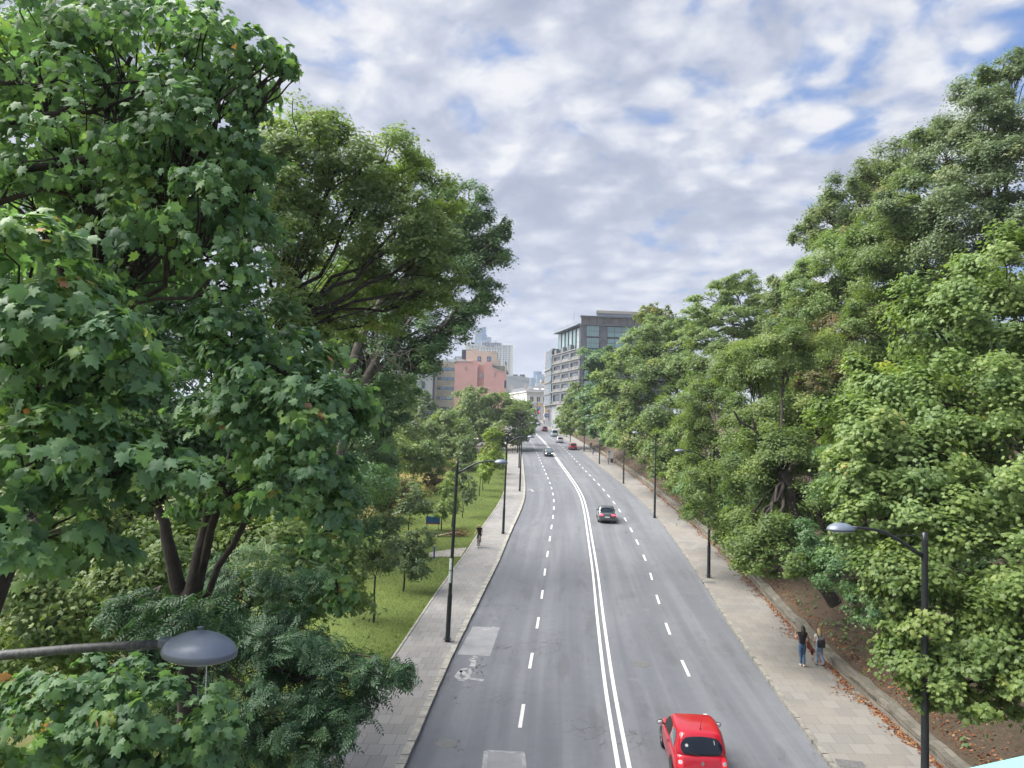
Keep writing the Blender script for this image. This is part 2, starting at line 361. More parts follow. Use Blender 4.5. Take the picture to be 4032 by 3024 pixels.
def build_ground():
    # one sheet out to the horizon
    ox = np.array([-1620,-720,-320,-170,-110]+list(range(-80, -21, 6))+[-16,-12,-8,-4,-1.5,-.2,.25,.46,.9,1.6,2.6,4,6,8,10,12.5,15,18,21,25,29,34,40,48,60,80,110,150,300,700,1600], float)
    ys = np.concatenate([[-200,-80,-30], np.arange(-20, 220, 3), np.arange(220, 350, 10), [400,500,700,1000,1600,2400]])
    n = len(ox); V = []
    for y in ys:
        xw = float(x_wall(min(y, 330)))
        for q in ox:
            x = xw+q; zz = zr(y)-.12 if q < .4 else max(gz(x, y), gz(xw+.56, y))+(NR.normal(0, .10) if q > 2 else 0)
            V.append((x, float(y), zz))
    Fc = [(i*n+j, i*n+j+1, (i+1)*n+j+1, (i+1)*n+j) for i in range(len(ys)-1) for j in range(n-1)]
    me = bpy.data.meshes.new('ground'); me.from_pydata(V, [], Fc)
    me.materials.append(M['park']); me.materials.append(M['soil'])
    cx = np.array([ox[j] for i in range(len(ys)-1) for j in range(n-1)])
    me.polygons.foreach_set('material_index', (cx > -1).astype(int)); me.polygons.foreach_set('use_smooth', [True]*len(Fc))
    o = bpy.data.objects.new('ground', me); C.objects.link(o); structure(o)
    structure(ribbon('road', x_left, x_right, .0, M['asphalt'], nx=6))
    KH = .12
    structure(ribbon('pavement_left', off(x_lawn, .1), off(x_left, -.26), KH, M['pave_l']))
    structure(ribbon('pavement_right', off(x_right, .18), off(x_wall, .02), KH, M['pave_r']))
    structure(ribbon('lawn', off(x_lawn, -9.5), off(x_lawn, 0.0), KH-.02, M['lawn'], ys=np.arange(-30, 165, 1.5), nx=5))
    # dry meadow behind the young trees
    structure(ribbon('dry_meadow', lambda y: float(x_lawn(y))-34, lambda y: float(x_lawn(y))-9.6, .03, M['dry'], ys=np.arange(62, 140, 3), nx=3))
    # kerb stones: real steps, one stone a metre
    def kerbs(name, xf, side, wd, mat, y1, lab):
        m = MB(); y = -20.; k = 0
        while y < y1:
            L = .98 if rnd.random() < .85 else .6
            a, b = float(xf(y)), float(xf(y+L)); j = rnd.uniform(-.012, .012); h = rnd.uniform(-.008, .008)
            xo, x2 = (a-wd, b-wd) if side < 0 else (a+wd, b+wd)
            z0, z1 = zr(y), zr(y+L)
            e = .02
            P = [(a+j, y+e, z0-.1), (b+j, y+L-e, z1-.1), (x2+j, y+L-e, z1-.1), (xo+j, y+e, z0-.1)]
            Q = [(p[0], p[1], p[2]+.1+KH+.006+h) for p in P]
            if side > 0: P = P[::-1]; Q = Q[::-1]
            m.add(P+Q, [(4,5,6,7) if side > 0 else (7,6,5,4), (0,1,5,4),(1,2,6,5),(2,3,7,6),(3,0,4,7)]); y += L
        o = m.build(name, mat); structure(o)
        ribbon_bed = structure(ribbon(name+'_bed', (lambda y: float(xf(y))-wd) if side < 0 else xf, xf if side < 0 else (lambda y: float(xf(y))+wd), .075, M['tar'])); return o
    kerbs('kerb_left', x_left, -1, .26, M['kerb'], 335, '')
    kerbs('kerb_right', x_right, 1, .18, M['kerb_r'], 335, '')
    m = MB()   # narrow edging between pavement and lawn
    y = -20.
    while y < 165:
        a, b = float(x_lawn(y)), float(x_lawn(y+1)); m.add([(a-.0,y+.01,zr(y)+.02),(b,y+.99,zr(y+1)+.02),(b+.1,y+.99,zr(y+1)+.02),(a+.1,y+.01,zr(y)+.02)]+[(a,y+.01,zr(y)+KH+.03),(b,y+.99,zr(y+1)+KH+.03),(b+.1,y+.99,zr(y+1)+KH+.03),(a+.1,y+.01,zr(y)+KH+.03)], [(7,6,5,4),(0,1,5,4),(1,2,6,5),(2,3,7,6),(3,0,4,7)]); y += 1
    structure(m.build('lawn_edging', M['kerb']))
    # road markings, thin sheets on the asphalt
    def strip(m, xf, y0, y1, wd, n=4):
        for i in range(n):
            a = y0+(y1-y0)*i/n; b = y0+(y1-y0)*(i+1)/n
            m.add([(float(xf(a))-wd/2, a, zr(a)+.006), (float(xf(a))+wd/2, a, zr(a)+.006), (float(xf(b))+wd/2, b, zr(b)+.006), (float(xf(b))-wd/2, b, zr(b)+.006)], [(0,1,2,3)])
    m = MB()
    for o_ in (-.17, .17):
        y = -20.
        while y < 320: strip(m, off(x_mid, o_), y, y+2, .14, 1); y += 2
    structure(m.build('centre_line', M['paint']))
    xld = curve([(0,-1.6),(22,.25),(26.8,.62),(32.2,1.05),(39.9,1.7),(46.3,2.2),(52.6,2.65),(58.3,3.1),(64.5,3.6),(70.1,4.05),(75.6,4.5),(86.5,5.2),(97.6,5.55),(120,5.6),(147,5.55),(175,5.4),(198,4.9),(215,4.4),(250,3.6),(330,2.6)])
    xrd = curve([(0,5.2),(22,6.8),(31.4,7.75),(37.9,8.3),(45,9.1),(55,10.3),(66,11.2),(77,11.85),(85.5,12.15),(96,12.35),(120,12.32),(151,12.3),(173,12.05),(200,11.4),(230,10.5),(330,9)])
    m = MB(); m2 = MB()
    for mm, fx, y0 in ((m, xld, 19.9), (m2, xrd, 19.4)):
        y = y0
        while y < 240:
            strip(mm, fx, y, y+2.15 if y < 80 else y+2.3, .13, 2); y += 6.2 if y < 62 else 5.62
    structure(m.build('lane_dashes_left', M['paint'])); structure(m2.build('lane_dashes_right', M['paint']))
    # repaired areas
    def sheet(name, pix, mat, dz):
        P = [on_ground(*p) for p in pix]; mm = MB(); mm.add([(p.x, p.y, p.z+dz) for p in P], [tuple(range(len(P)))[::-1]]); return structure(mm.build(name, mat))
    sheet('road_patch', [(1862,2467),(1968,2470),(1930,2583),(1800,2577)], M['patch'], .004)
    sheet('road_patch', [(1915,2953),(2062,2960),(2080,3060),(1895,3050)], M['patch'], .004)
    def squig(name, pts, wd, mat, closed=False, dz=.008):
        G = [on_ground(*p) for p in pts]; mm = MB(); n = len(G)
        for i in range(n if closed else n-1):
            a, b = G[i], G[(i+1)%n]; d = (b-a); d.z = 0
            if d.length < 1e-4: continue
            q = Vector((-d.y, d.x, 0)).normalized()*wd*rnd.uniform(.35, .65); u = Vector((0,0,dz))
            mm.add([a-q+u, a+q+u, b+q*.9+u, b-q*.9+u], [(0,3,2,1)])
        return structure(mm.build(name, mat))
    squig('crack_sealing', [(1903,2680),(1850,2672),(1835,2660),(1815,2640),(1797,2665),(1812,2678),(1830,2680)], .22, M['seal'], False)
    squig('crack_sealing', [(1800,2662),(1805,2648),(1818,2636),(1848,2632),(1852,2648),(1838,2670),(1815,2681)], .16, M['seal'], True, .0065)
    squig('crack_sealing', [(1858,2625),(1868,2606),(1852,2596),(1878,2590),(1862,2583)], .20, M['seal'])
    squig('crack_sealing', [(1886,2470),(1905,2479),(1935,2476),(1944,2468)], .12, M['seal'])
    squig('crack_sealing', [(1922,2958),(2058,2965),(2066,3020)], .14, M['seal'], False, .009)
    squig('crack_sealing', [(1914,2958),(1906,3030)], .14, M['seal'], False, .009)
    for _ in range(26):
        px, py = rnd.choice([(1880,2640),(1890,2600),(1925,2440),(1935,2400),(1945,2360),(1800,2760),(1860,2620),(1810,2925)])
        px += rnd.uniform(-28,28); py += rnd.uniform(-28,28); pts = [(px, py)]
        for _k in range(4): px += rnd.uniform(-14,14); py += rnd.uniform(-9,9); pts.append((px, py))
        squig('road_crack', pts, .03, M['tar'], False, .0055)
    squig('crack_sealing', [(2185,1874),(2198,1873),(2212,1874)], .3, M['seal'])
    squig('crack_sealing', [(2085,1926),(2095,1930),(2098,1936),(2104,1935)], .35, M['seal'])
    # side path over the lawn and a paved side entrance further up
    P = [on_ground(*p, .115) for p in [(1838,2156),(1815,2192),(1690,2192),(1690,2176),(1790,2160)]]
    mm = MB(); mm.add([(p.x, p.y, p.z+.01) for p in P], [tuple(range(5))[::-1]]); structure(mm.build('path', M['path']))
    y0, y1 = 152, 182
    mm = MB(); mm.add([(-26, y0, zr(y0)+.14), (float(x_left(y0))-.3, y0, zr(y0)+.14), (float(x_left(y1))-.3, y1, zr(y1)+.14), (-26, y1, zr(y1)+.14)], [(0,1,2,3)]); structure(mm.build('side_entrance', M['path']))
    # manhole covers
    def manhole(px, py, rr, lab, h=0.):
        p = on_ground(px, py, h); mm = MB(); mm.lathe([(rr,-.02),(rr,.006),(rr*.9,.009),(rr*.86,.004),(rr*.5,.0042),(0,.0045)], 28)
        o = mm.build('manhole_cover', M['iron']); o.location = p; tag(o, lab, 'manhole cover', 'manhole covers'); return o
    manhole(2523, 2615, .40, 'round iron manhole cover in the lane left of the two walking women')
    manhole(1755, 2928, .34, 'small cracked manhole cover beside the left kerb at the near end of the road')
    for px, py, lab in ((2790, 2292, 'iron hatch in the right pavement behind the foot of a lamp post'), (3350, 3010, 'square iron hatch in the near right pavement by the kerb')):
        p = on_ground(px, py, .12); mm = MB(); mm.box(-.42, .42, -.3, .3, -.02, .006); mm.box(-.36,.36,-.24,.24,.006,.011); o = mm.build('pavement_hatch', M['iron']); o.location = p; o.rotation_euler.z = -.2; tag(o, lab, 'hatch')
build_ground()

def build_wall():
    # low stone retaining wall with a coping, stepped in lengths
    sec = lambda y: .52+.05*math.sin(y*.7)+.03*math.sin(y*2.3)
    ys = np.arange(-10, 172, .6); V = []; Fc = []; UV = []
    for i, y in enumerate(ys):
        if 121 < y < 123.6: pass
        x = float(x_wall(y)); z = zr(y); h = sec(y); j = rnd.uniform(-.05, .05); k = rnd.uniform(-.04, .04)
        sc = [(x+j, z-.1), (x+j+.02, z+h*.5), (x+j+.03, z+h-.12), (x+j-.02, z+h-.11), (x+j-.02, z+h+k), (x+.46, z+h+k+.01), (x+.47, z-.3)]
        vv = [0, .55, h-.02, h, h+.12, h+.6, h+1.4]
        for (a, b), q in zip(sc, vv): V.append((a, y, b)); UV.append((y, q))
    n = 7
    for i in range(len(ys)-1):
        for j in range(n-1): a = i*n+j; Fc.append((a, a+n, a+n+1, a+1))
    me = bpy.data.meshes.new('stone_wall'); me.from_pydata(V, [], Fc); ul = me.uv_layers.new(name='uv'); li = np.zeros(len(me.loops), int); me.loops.foreach_get('vertex_index', li)
    ul.data.foreach_set('uv', np.array(UV)[li].ravel()); o = link_mesh('stone_wall', me, M['stone'])
    tag(o, 'low mossy stone wall holding back the wooded bank along the right pavement', 'wall')
build_wall()

# ------------------------------------------------------------------ loose small stuff on the ground
def scatter(name, P, size, mat, up=.0, tint=True, tri=False, label=None):
    n = len(P); P = np.asarray(P); a = NR.uniform(0, 2*np.pi, n); s = size*NR.uniform(.6, 1.3, n)
    if tri:   # grass blades
        d = np.stack([np.cos(a), np.sin(a), np.zeros(n)], 1)*(s*.12)[:,None]; lean = np.stack([NR.normal(0,.35,n), NR.normal(0,.35,n), np.ones(n)], 1)*s[:,None]
        V = np.stack([P-d, P+d, P+lean], 1).reshape(-1, 3); k = 3
    else:
        t = np.stack([np.cos(a), np.sin(a), NR.normal(0, .35, n)], 1)*s[:,None]*.5; b = np.stack([-np.sin(a), np.cos(a), NR.normal(0, .35, n)], 1)*s[:,None]*.35
        q = P+np.array([0,0,.015]); V = np.stack([q-t, q-b, q+t, q+b], 1).reshape(-1, 3); k = 4
    me = bpy.data.meshes.new(name); me.vertices.add(len(V)); me.vertices.foreach_set('co', V.astype(np.float32).ravel())
    me.loops.add(n*k); me.loops.foreach_set('vertex_index', np.arange(n*k, dtype=np.int32)); me.polygons.add(n); me.polygons.foreach_set('loop_start', np.arange(0, n*k, k, dtype=np.int32))
    at_ = me.attributes.new('tint', 'FLOAT', 'FACE'); at_.data.foreach_set('value', NR.random(n).astype(np.float32)); me.update(calc_edges=True)
    o = link_mesh(name, me, mat); o['kind'] = 'stuff'; return o
M['litter'] = leaf_mat('litter', [(0,(.10,.035,.018)),(.4,(.22,.075,.035)),(.75,(.27,.12,.055)),(1,(.34,.24,.12))], .1, .8)
M['blade'] = leaf_mat('grass_blades', [(0,(.04,.07,.014)),(.5,(.08,.125,.022)),(1,(.15,.18,.05))], .4, .6)
M['straw'] = leaf_mat('straw', [(0,(.25,.20,.09)),(.5,(.42,.36,.2)),(1,(.5,.46,.3))], .3, .7)
def small_stuff():
    P = []
    for _ in range(25000):      # against the foot and behind the top of the wall
        y = 16+150*rnd.random()**1.7; x0 = float(x_wall(y)); r = rnd.random()
        if r < .34:
            k = .5+.5*math.sin(y*1.1)*math.sin(y*.43+1); x = x0-.02-abs(rnd.gauss(0, .12+.38*max(0,k)**2)); z = zr(y)+.125
        elif r < .60: x = x0+.5+abs(rnd.gauss(0, .35)); z = gz(x, y)-.0
        else: x = x0+.5+rnd.random()**1.3*12; z = gz(x, y)+.02
        P.append((x, y, z))
    scatter('fallen_leaves', P, .115, M['litter'])
    P = []
    for _ in range(75000):
        y = 18+105*rnd.random()**1.7; x = float(x_lawn(y))-.04-rnd.random()**1.2*8
        P.append((x, y, zr(y)+.09))
    scatter('grass', P, .085, M['blade'], tri=True)
    P = []
    for _ in range(22000):
        y = 70+62*rnd.random(); x = float(x_lawn(y))-8.7-rnd.random()*20; P.append((x, y, zr(y)+.03))
    scatter('meadow_grass', P, .75, M['straw'], tri=True)
small_stuff()

# ------------------------------------------------------------------ street lamps
LAMPH = 8.45
def make_lamp(name='street_lamp', H=LAMPH, X0=0.):
    """arm points along +x"""
    t = empty(name); m = MB(); m.lathe([(.13,-.3),(.13,.02),(.115,.06),(.112,2.1),(.105,2.16),(.09,2.25),(.068,H-.2),(.066,H+.02),(.0,H+.05)], 16)
    m.build('pole', M['lamp'], t, True)
    m = MB(); m.lathe([(.2,0),(.2,.025),(.13,.035)], 16, c=(0,0,.12)); m.build('base_plate', M['lamp'], t)
    m = MB(); pts = [(0,0,H-.55),(.25,0,H-.42),(.62,0,H-.17),(1.0,0,H+.03),(1.3,0,H+.1),(1.62,0,H+.13),(1.86,0,H+.14)]
    m.tube(pts, [.052,.05,.046,.042,.038,.036,.034], 10); a = m.build('arm', M['lamp'], t, True)
    m = MB(); m.tube([(.06,0,H-.02),(.72,0,H-.06)], .012, 6); m.build('tie_rod', M['lamp'], a); m = MB(); m.tube([(0,0,H-.62),(.0,0,H-.45)], .078, 12); m.build('collar', M['lamp'], a)
    hd = MB(); hd.lathe([(.0,.150),(.06,.148),(.12,.138),(.18,.118),(.235,.088),(.28,.047),(.3,.01)], 32, 1.05, .8, (2.1,0,H+.1))
    h = hd.build('luminaire', M['dome'], t, True)
    m = MB(); m.lathe([(.3,.012),(.308,.0),(.3,-.035),(.27,-.05)], 32, 1.05, .8, (2.1,0,H+.1)); m.build('rim', M['dome_rim'], h, True)
    m = MB(); m.lathe([(.27,-.05),(.2,-.075),(.0,-.085)], 24, 1.05, .8, (2.1,0,H+.1)); m.build('lens', M['lens'], h, True)
    m = MB(); m.box(1.72,1.94,-.055,.055,H+.09,H+.17); bevel(m.build('bracket', M['dome_rim'], h), .02)
    m = MB(); m.lathe([(.022,.17),(.026,.19),(.0,.2)], 10, c=(2.1,0,H+.1)); m.build('cap', M['dome_rim'], h)
    return t
lamp0 = make_lamp()
used = []
def place_lamp(x, y, rz, label, lean=(0,0)):
    o = lamp0 if not used else copy_tree(lamp0); used.append(o)
    o.location = (x, y, zr(y)+.12 if abs(x) < 900 else 0); o.rotation_euler = (lean[0], lean[1], rz); tag(o, label, 'street lamp', 'curved arm street lamps along the road'); return o
def X(px, Y): return at(px, 1660, Y).x
pl = R(-4)
lampN = place_lamp(-4.50, 6.75, R(-17), 'nearest street lamp reaching in from the left edge, weathered arm and blue grey dome')
lampN.location.z = at(800, 2548, 6.1).z-LAMPH-.14+.0
L1 = place_lamp(X(1785,35.5)+.02, 35.5, R(-6), 'tall black street lamp on the left pavement carrying pale paper notices on its pole', (0, R(1.6)))
place_lamp(X(1992,65.5), 65.5, R(-3), 'black street lamp on the left pavement, next one beyond the cyclist in black', (0, R(1)))
place_lamp(X(2053,93.5), 93.5, R(2), 'left pavement street lamp at the kerb where the pavement bends', (0, R(.7)))
place_lamp(X(2048,122), 122, R(4), 'left pavement street lamp just in front of the bollards of the side entrance')
place_lamp(X(2040,152), 152, R(6), 'far left street lamp half hidden by the big round tree')
R1 = place_lamp(X(3640,17.3)-.03, 17.3, R(188), 'large street lamp at the right edge, its arm over the near pavement', (0, R(-.2))); R1.scale.z = .952
place_lamp(X(2797,51), 51, R(178), 'right side street lamp whose head is lost in the maple leaves beside the stone wall')
place_lamp(X(2583,76.5), 76.5, R(180), 'right side street lamp, second one up the pavement from the walking women')
place_lamp(X(2459,104), 104, R(182), 'right side street lamp near the white shirted cyclist by the wall')
place_lamp(X(2363,132), 132, R(184), 'right side street lamp beside the rider in the dark top')
place_lamp(X(2302,160), 160, R(186), 'right side street lamp level with the farther red car ahead of the walkers')
place_lamp(X(2247,190), 190, R(188), 'farthest right street lamp by the silver van')
# notices and a wire on the lamps
M['paper'] = pm('notice_paper', (.50,.56,.55), .8, var=.15, vs=10)
m = MB(); H0 = 3.35
for z0, z1 in ((2.75,3.3),(3.34,3.9)):
    for i in range(5):
        a0 = R(-200+i*26); a1 = R(-200+(i+1)*26); r = .109
        m.add([(r*math.cos(a0), r*math.sin(a0), z0), (r*math.cos(a1), r*math.sin(a1), z0), (r*math.cos(a1), r*math.sin(a1), z1), (r*math.cos(a0), r*math.sin(a0), z1)], [(0,1,2,3)])
m.build('notice', M['paper'], L1)
m = MB(); m.tube([(2.16,.02,LAMPH+.03),(2.16,.02,LAMPH-.28)], .004, 5); m.build('hanging_wire', M['lens'], lampN)
lampN_arm = [c for c in lampN.children if c.name.startswith('arm')][0]
for c in lampN.children:            # this one carries a longer, almost straight arm: its pole stands outside the view
    if c.name.startswith('pole') or c.name.startswith('base_plate'): c.location.x = -.9
for c in list(lampN_arm.children): bpy.data.objects.remove(c)
m = MB(); H = LAMPH; m.tube([(-.9,0,H-.55),(-.62,0,H-.30),(-.25,0,H-.22),(.2,0,H-.14),(.8,0,H-.03),(1.3,0,H+.05),(1.86,0,H+.13)], [.052,.05,.046,.042,.040,.038,.036], 12)
lampN_arm.data = m.mesh('arm'); lampN_arm.data.materials.append(M['lamp_arm']); lampN_arm.data.polygons.foreach_set('use_smooth', [True]*len(lampN_arm.data.polygons))
# ------------------------------------------------------------------ trees
def tmpl_maple():
    h = [(0,-.32),(.09,-.40),(.30,-.40),(.27,-.22),(.50,-.06),(.34,.04),(.42,.30),(.22,.22),(.14,.30),(.13,.42),(0,.60)]
    o = h+[(-x, y) for x, y in h[-2:0:-1]]
    V = [(0,0,.04)]+[(x, y, -.16*(x*x+y*y)-(.05 if abs(x) > .3 else 0)) for x, y in o]; n = len(o)
    return np.array(V), [(0, 1+i, 1+(i+1)%n) for i in range(n)]
def tmpl_pinnate(k=5):
    V = []; Fc = []
    for i in range(k):
        y = -.5+.85*i/k; s = .30-.12*abs(i/k-.4)
        for sd in (-1, 1):
            b = len(V); V += [(0, y, 0), (sd*s*.5, y-.035+.04, .01), (sd*s, y+.13, -.07), (sd*s*.45, y+.10, .0)]; Fc.append((b, b+1, b+2, b+3) if sd > 0 else (b, b+3, b+2, b+1))
    b = len(V); V += [(0,.33,0),(.06,.45,0),(0,.62,-.04),(-.06,.45,0)]; Fc.append((b,b+1,b+2,b+3))
    return np.array(V), Fc
def tmpl_blade():
    return np.array([(0,-.5,0),(.28,-.08,-.05),(0,.5,-.03),(-.28,-.08,-.05)]), [(0,1,2),(0,2,3)]
def tmpl_tuft():
    """a sprig of three small leaves"""
    V = []; Fc = []
    for a in (-.9, 0, .9):
        c, s = math.cos(a), math.sin(a); b = len(V)
        for x, y, z in ((0,0,0),(.16,.28,-.02),(0,.62,-.10),(-.16,.28,-.02)): V.append((x*c+y*s, -x*s+y*c-.2, z))
        Fc.append((b,b+1,b+2,b+3))
    return np.array(V), Fc
TM = {'maple': tmpl_maple(), 'pinnate': tmpl_pinnate(5), 'fine': tmpl_pinnate(3), 'blade': tmpl_blade(), 'tuft': tmpl_tuft()}
def norm(a): return a/np.maximum(np.linalg.norm(a, axis=1, keepdims=True), 1e-6)
def leaf_mesh(name, P, Nn, size, kind, tint, parent, mat, droop=.8):
    V0, F0 = TM[kind]; n = len(P); Nn = norm(Nn)
    tip = norm(np.stack([NR.normal(0,.55,n), NR.normal(0,.55,n), np.full(n, -droop)+NR.normal(0,.4,n)], 1)+Nn*.2)
    t = norm(tip-Nn*np.sum(tip*Nn, 1, keepdims=True)); b = np.cross(t, Nn); s = (size*NR.uniform(.65, 1.25, n))[:,None,None]
    V = P[:,None,:]+s*(V0[None,:,0:1]*b[:,None,:]+V0[None,:,1:2]*t[:,None,:]+V0[None,:,2:3]*Nn[:,None,:])
    k = len(V0); V = V.reshape(-1, 3).astype(np.float32)
    lt = np.array([len(f) for f in F0]); fl = np.array([i for f in F0 for i in f])
    L = (fl[None,:]+(np.arange(n)*k)[:,None]).ravel().astype(np.int32)
    st = np.concatenate([[0], np.cumsum(np.tile(lt, n))[:-1]]).astype(np.int32)
    me = bpy.data.meshes.new(name); me.vertices.add(len(V)); me.vertices.foreach_set('co', V.ravel())
    me.loops.add(len(L)); me.loops.foreach_set('vertex_index', L); me.polygons.add(n*len(F0)); me.polygons.foreach_set('loop_start', st)
    a = me.attributes.new('tint', 'FLOAT', 'FACE'); a.data.foreach_set('value', np.repeat(tint, len(F0)).astype(np.float32))
    me.update(calc_edges=True); me.materials.append(mat)
    o = bpy.data.objects.new(name, me); C.objects.link(o)
    if parent is not None: o.parent = parent
    return o
def limb(m, a, b, r0, r1, sag=0., n=5, wob=.06, sides=6):
    a, b = Vector(a), Vector(b); d = (b-a).length; pts = []; rr = []
    for i in range(n+1):
        t = i/n; p = a.lerp(b, t); p.z += sag*d*4*t*(1-t)
        if 0 < i < n: p += Vector((rnd.gauss(0,wob), rnd.gauss(0,wob), rnd.gauss(0,wob)))*d*.5
        pts.append(p); rr.append(r0*(1-t)**.8+r1*(1-(1-t)**.8))
    m.tube(pts, rr, sides, cap=False); return pts
DENS = 1.0
NTREE = [0, 0]
def tree(name, label, base, lobes, mat, kind='tuft', size=None, cover=2.6, trunk=.25, fork=None, bark='bark', twigs=8, clump=.9, group=None, flat=.55, inner=.35, droop=.8, extra=None, sc=.0038, upw=.7, limbs=True):
    """lobes: (px, py, distance, rx px, ry px, depth m) -> ellipsoids in metres; base: ground point (x, y)"""
    bx, by = base; bz = gz(bx, by)-.1
    L = []
    for (px, py, Y, rx, ry, rd) in lobes:
        c = at(px, py, Y); L.append((c, rx*Y/F, rd, ry*Y/F))
    root = empty(name, (0,0,0), 0, label, 'tree', group)
    Y0 = sum(l[2] for l in lobes)/len(lobes)
    s = size or max(.11, sc*Y0)
    area = {'maple': .42, 'pinnate': .24, 'fine': .19, 'blade': .28, 'tuft': .30}[kind]
    PP = []; NN = []; TT = []; twig = MB(); tr = MB()
    fk = Vector(fork) if fork else Vector((bx*.4+.6*sum(l[0].x for l in L)/len(L), by*.4+.6*sum(l[0].y for l in L)/len(L), bz+max(1.2, (min(l[0].z-l[3] for l in L)-bz)*.9)))
    lean = (fk-Vector((bx, by, bz)))
    tp = [Vector((bx, by, bz-.3)), Vector((bx, by, bz))+lean*.35+Vector((rnd.gauss(0,.1), rnd.gauss(0,.1), 0)), Vector((bx, by, bz))+lean*.7+Vector((rnd.gauss(0,.1), rnd.gauss(0,.1), 0)), fk]
    tr.tube(tp, [trunk*1.3, trunk, trunk*.88, trunk*.78], 9, cap=False)
    for c, rx, ry, rz in L:
        rad = (rx*rz)**.5
        ntot = int(DENS*cover*4*math.pi*rx*rz/(s*s*area)*1.25)
        cr = min(clump, rad*.45)*(1 if rad > 1 else .8)
        nc = max(6, int(4.6*(rad/cr)**2)); nc = min(nc, 500)
        d = norm(NR.normal(0, 1, (nc, 3))); t = (inner+(1-inner)*NR.random(nc)**.45)
        t *= 1+.13*np.sin(d[:,0]*4+c.x)*np.cos(d[:,2]*5+c.y)+NR.normal(0,.05,nc)
        R3 = np.array([rx, ry, rz]); cc = np.array(c)+d*R3*t[:,None]
        wgt = NR.uniform(.5, 1.5, nc); wgt /= wgt.sum(); cnt = (wgt*ntot).astype(int)+1
        idx = np.repeat(np.arange(nc), cnt); n = len(idx); g = NR.normal(0, 1, (n, 3)); cs = cr*NR.uniform(.45, .85, nc)
        q = g*cs[idx][:,None]*np.array([.62, .62, .62*flat]); q[:,2] -= .35*(q[:,0]**2+q[:,1]**2)/cr
        P = cc[idx]+q
        out = norm(d[idx]*.9+norm(q+1e-6)*.7)
        Nm = out*.75+np.array([0, 0, upw])+NR.normal(0, .38, (n, 3))
        ctint = NR.normal(.5, .13, nc); TT.append(np.clip(ctint[idx]+NR.normal(0, .12, n), 0, 1))
        PP.append(P); NN.append(Nm)
        # limb to the lobe, boughs to its clumps
        mid = Vector(c)+Vector((0,0,-rz*.25)); r1 = max(.012, trunk*.16)
        if limbs: limb(tr, fk, mid, trunk*.34*min(1, .25+rad*.75), r1*min(1, .3+rad*.7), .06, 6, .05, 7)
        for k in NR.permutation(nc)[:twigs] if twigs < nc else range(nc):
            if rad < .5 and rnd.random() < .7: continue
            e = Vector(cc[k]); st = mid.lerp(fk, rnd.uniform(0, .35) if limbs else 0); limb(twig, st, e, r1*.6, max(.005, .0005*Y0), .05, 4, .07, 5)
    if extra: extra(tr, twig, fk)
    P = np.concatenate(PP); N_ = np.concatenate(NN); T = np.concatenate(TT)
    tr.build('trunk', M[bark], root, True); twig.build('branches', M[bark], root, True)
    leaf_mesh('crown', P, N_, s, kind, T, root, M[mat], droop)
    NTREE[0] += 1; NTREE[1] += len(P)
    return root
M['lf_maple'] = leaf_mat('leaves_maple', [(0,(0.087,0.175,0.099)),(.40,(0.124,0.233,0.117)),(.70,(0.166,0.292,0.117)),(.90,(0.239,0.365,0.103)),(.975,(0.450,0.450,0.103)),(1,(0.450,0.233,0.131))], .42, .50, spec=.40)
M['lf_green'] = leaf_mat('leaves_green', [(0,(0.085,0.146,0.053)),(.5,(0.144,0.218,0.065)),(.85,(0.220,0.285,0.077)),(1,(0.311,0.342,0.108))], .42, .45)
M['lf_light'] = leaf_mat('leaves_light', [(0,(0.106,0.178,0.067)),(.5,(0.177,0.263,0.087)),(.88,(0.254,0.337,0.108)),(1,(0.409,0.381,0.150))], .42, .45)
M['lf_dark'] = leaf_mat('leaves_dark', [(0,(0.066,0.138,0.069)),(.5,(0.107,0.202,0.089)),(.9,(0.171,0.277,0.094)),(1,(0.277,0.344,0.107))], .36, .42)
M['lf_ash_shaded'] = leaf_mat('leaves_ash_shaded', [(0,(.030,.078,.044)),(.5,(.050,.112,.058)),(.9,(.080,.155,.066)),(1,(.12,.19,.07))], .30, .5)  # dark green ash, darkened further: shade of the lower left put into the colour
M['lf_blue'] = leaf_mat('leaves_bluish', [(0,(0.098,0.153,0.087)),(.5,(0.153,0.220,0.110)),(.9,(0.230,0.282,0.139)),(1,(0.292,0.327,0.150))], .38, .42)
M['lf_yell'] = leaf_mat('leaves_yellowing', [(0,(0.088,0.138,0.037)),(.45,(0.163,0.225,0.053)),(.8,(0.275,0.300,0.074)),(1,(0.438,0.325,0.120))], .4, .5)
M['lf_lime'] = leaf_mat('leaves_lime', [(0,(0.117,0.204,0.034)),(.5,(0.197,0.299,0.047)),(1,(0.353,0.396,0.078))], .42, .5)
M['lf_rust'] = leaf_mat('leaves_rust', [(0,(0.051,0.081,0.026)),(.4,(0.102,0.117,0.039)),(.75,(0.170,0.126,0.052)),(1,(0.238,0.135,0.070))], .3, .6)
M['lf_chest'] = leaf_mat('leaves_chestnut', [(0,(0.066,0.127,0.043)),(.5,(0.127,0.191,0.055)),(.82,(0.199,0.233,0.075)),(1,(0.319,0.241,0.107))], .34, .5)
M['lf_dead'] = leaf_mat('leaves_dead', [(0,(0.140,0.052,0.026)),(.6,(0.218,0.097,0.043)),(1,(0.280,0.175,0.078))], .2, .7)

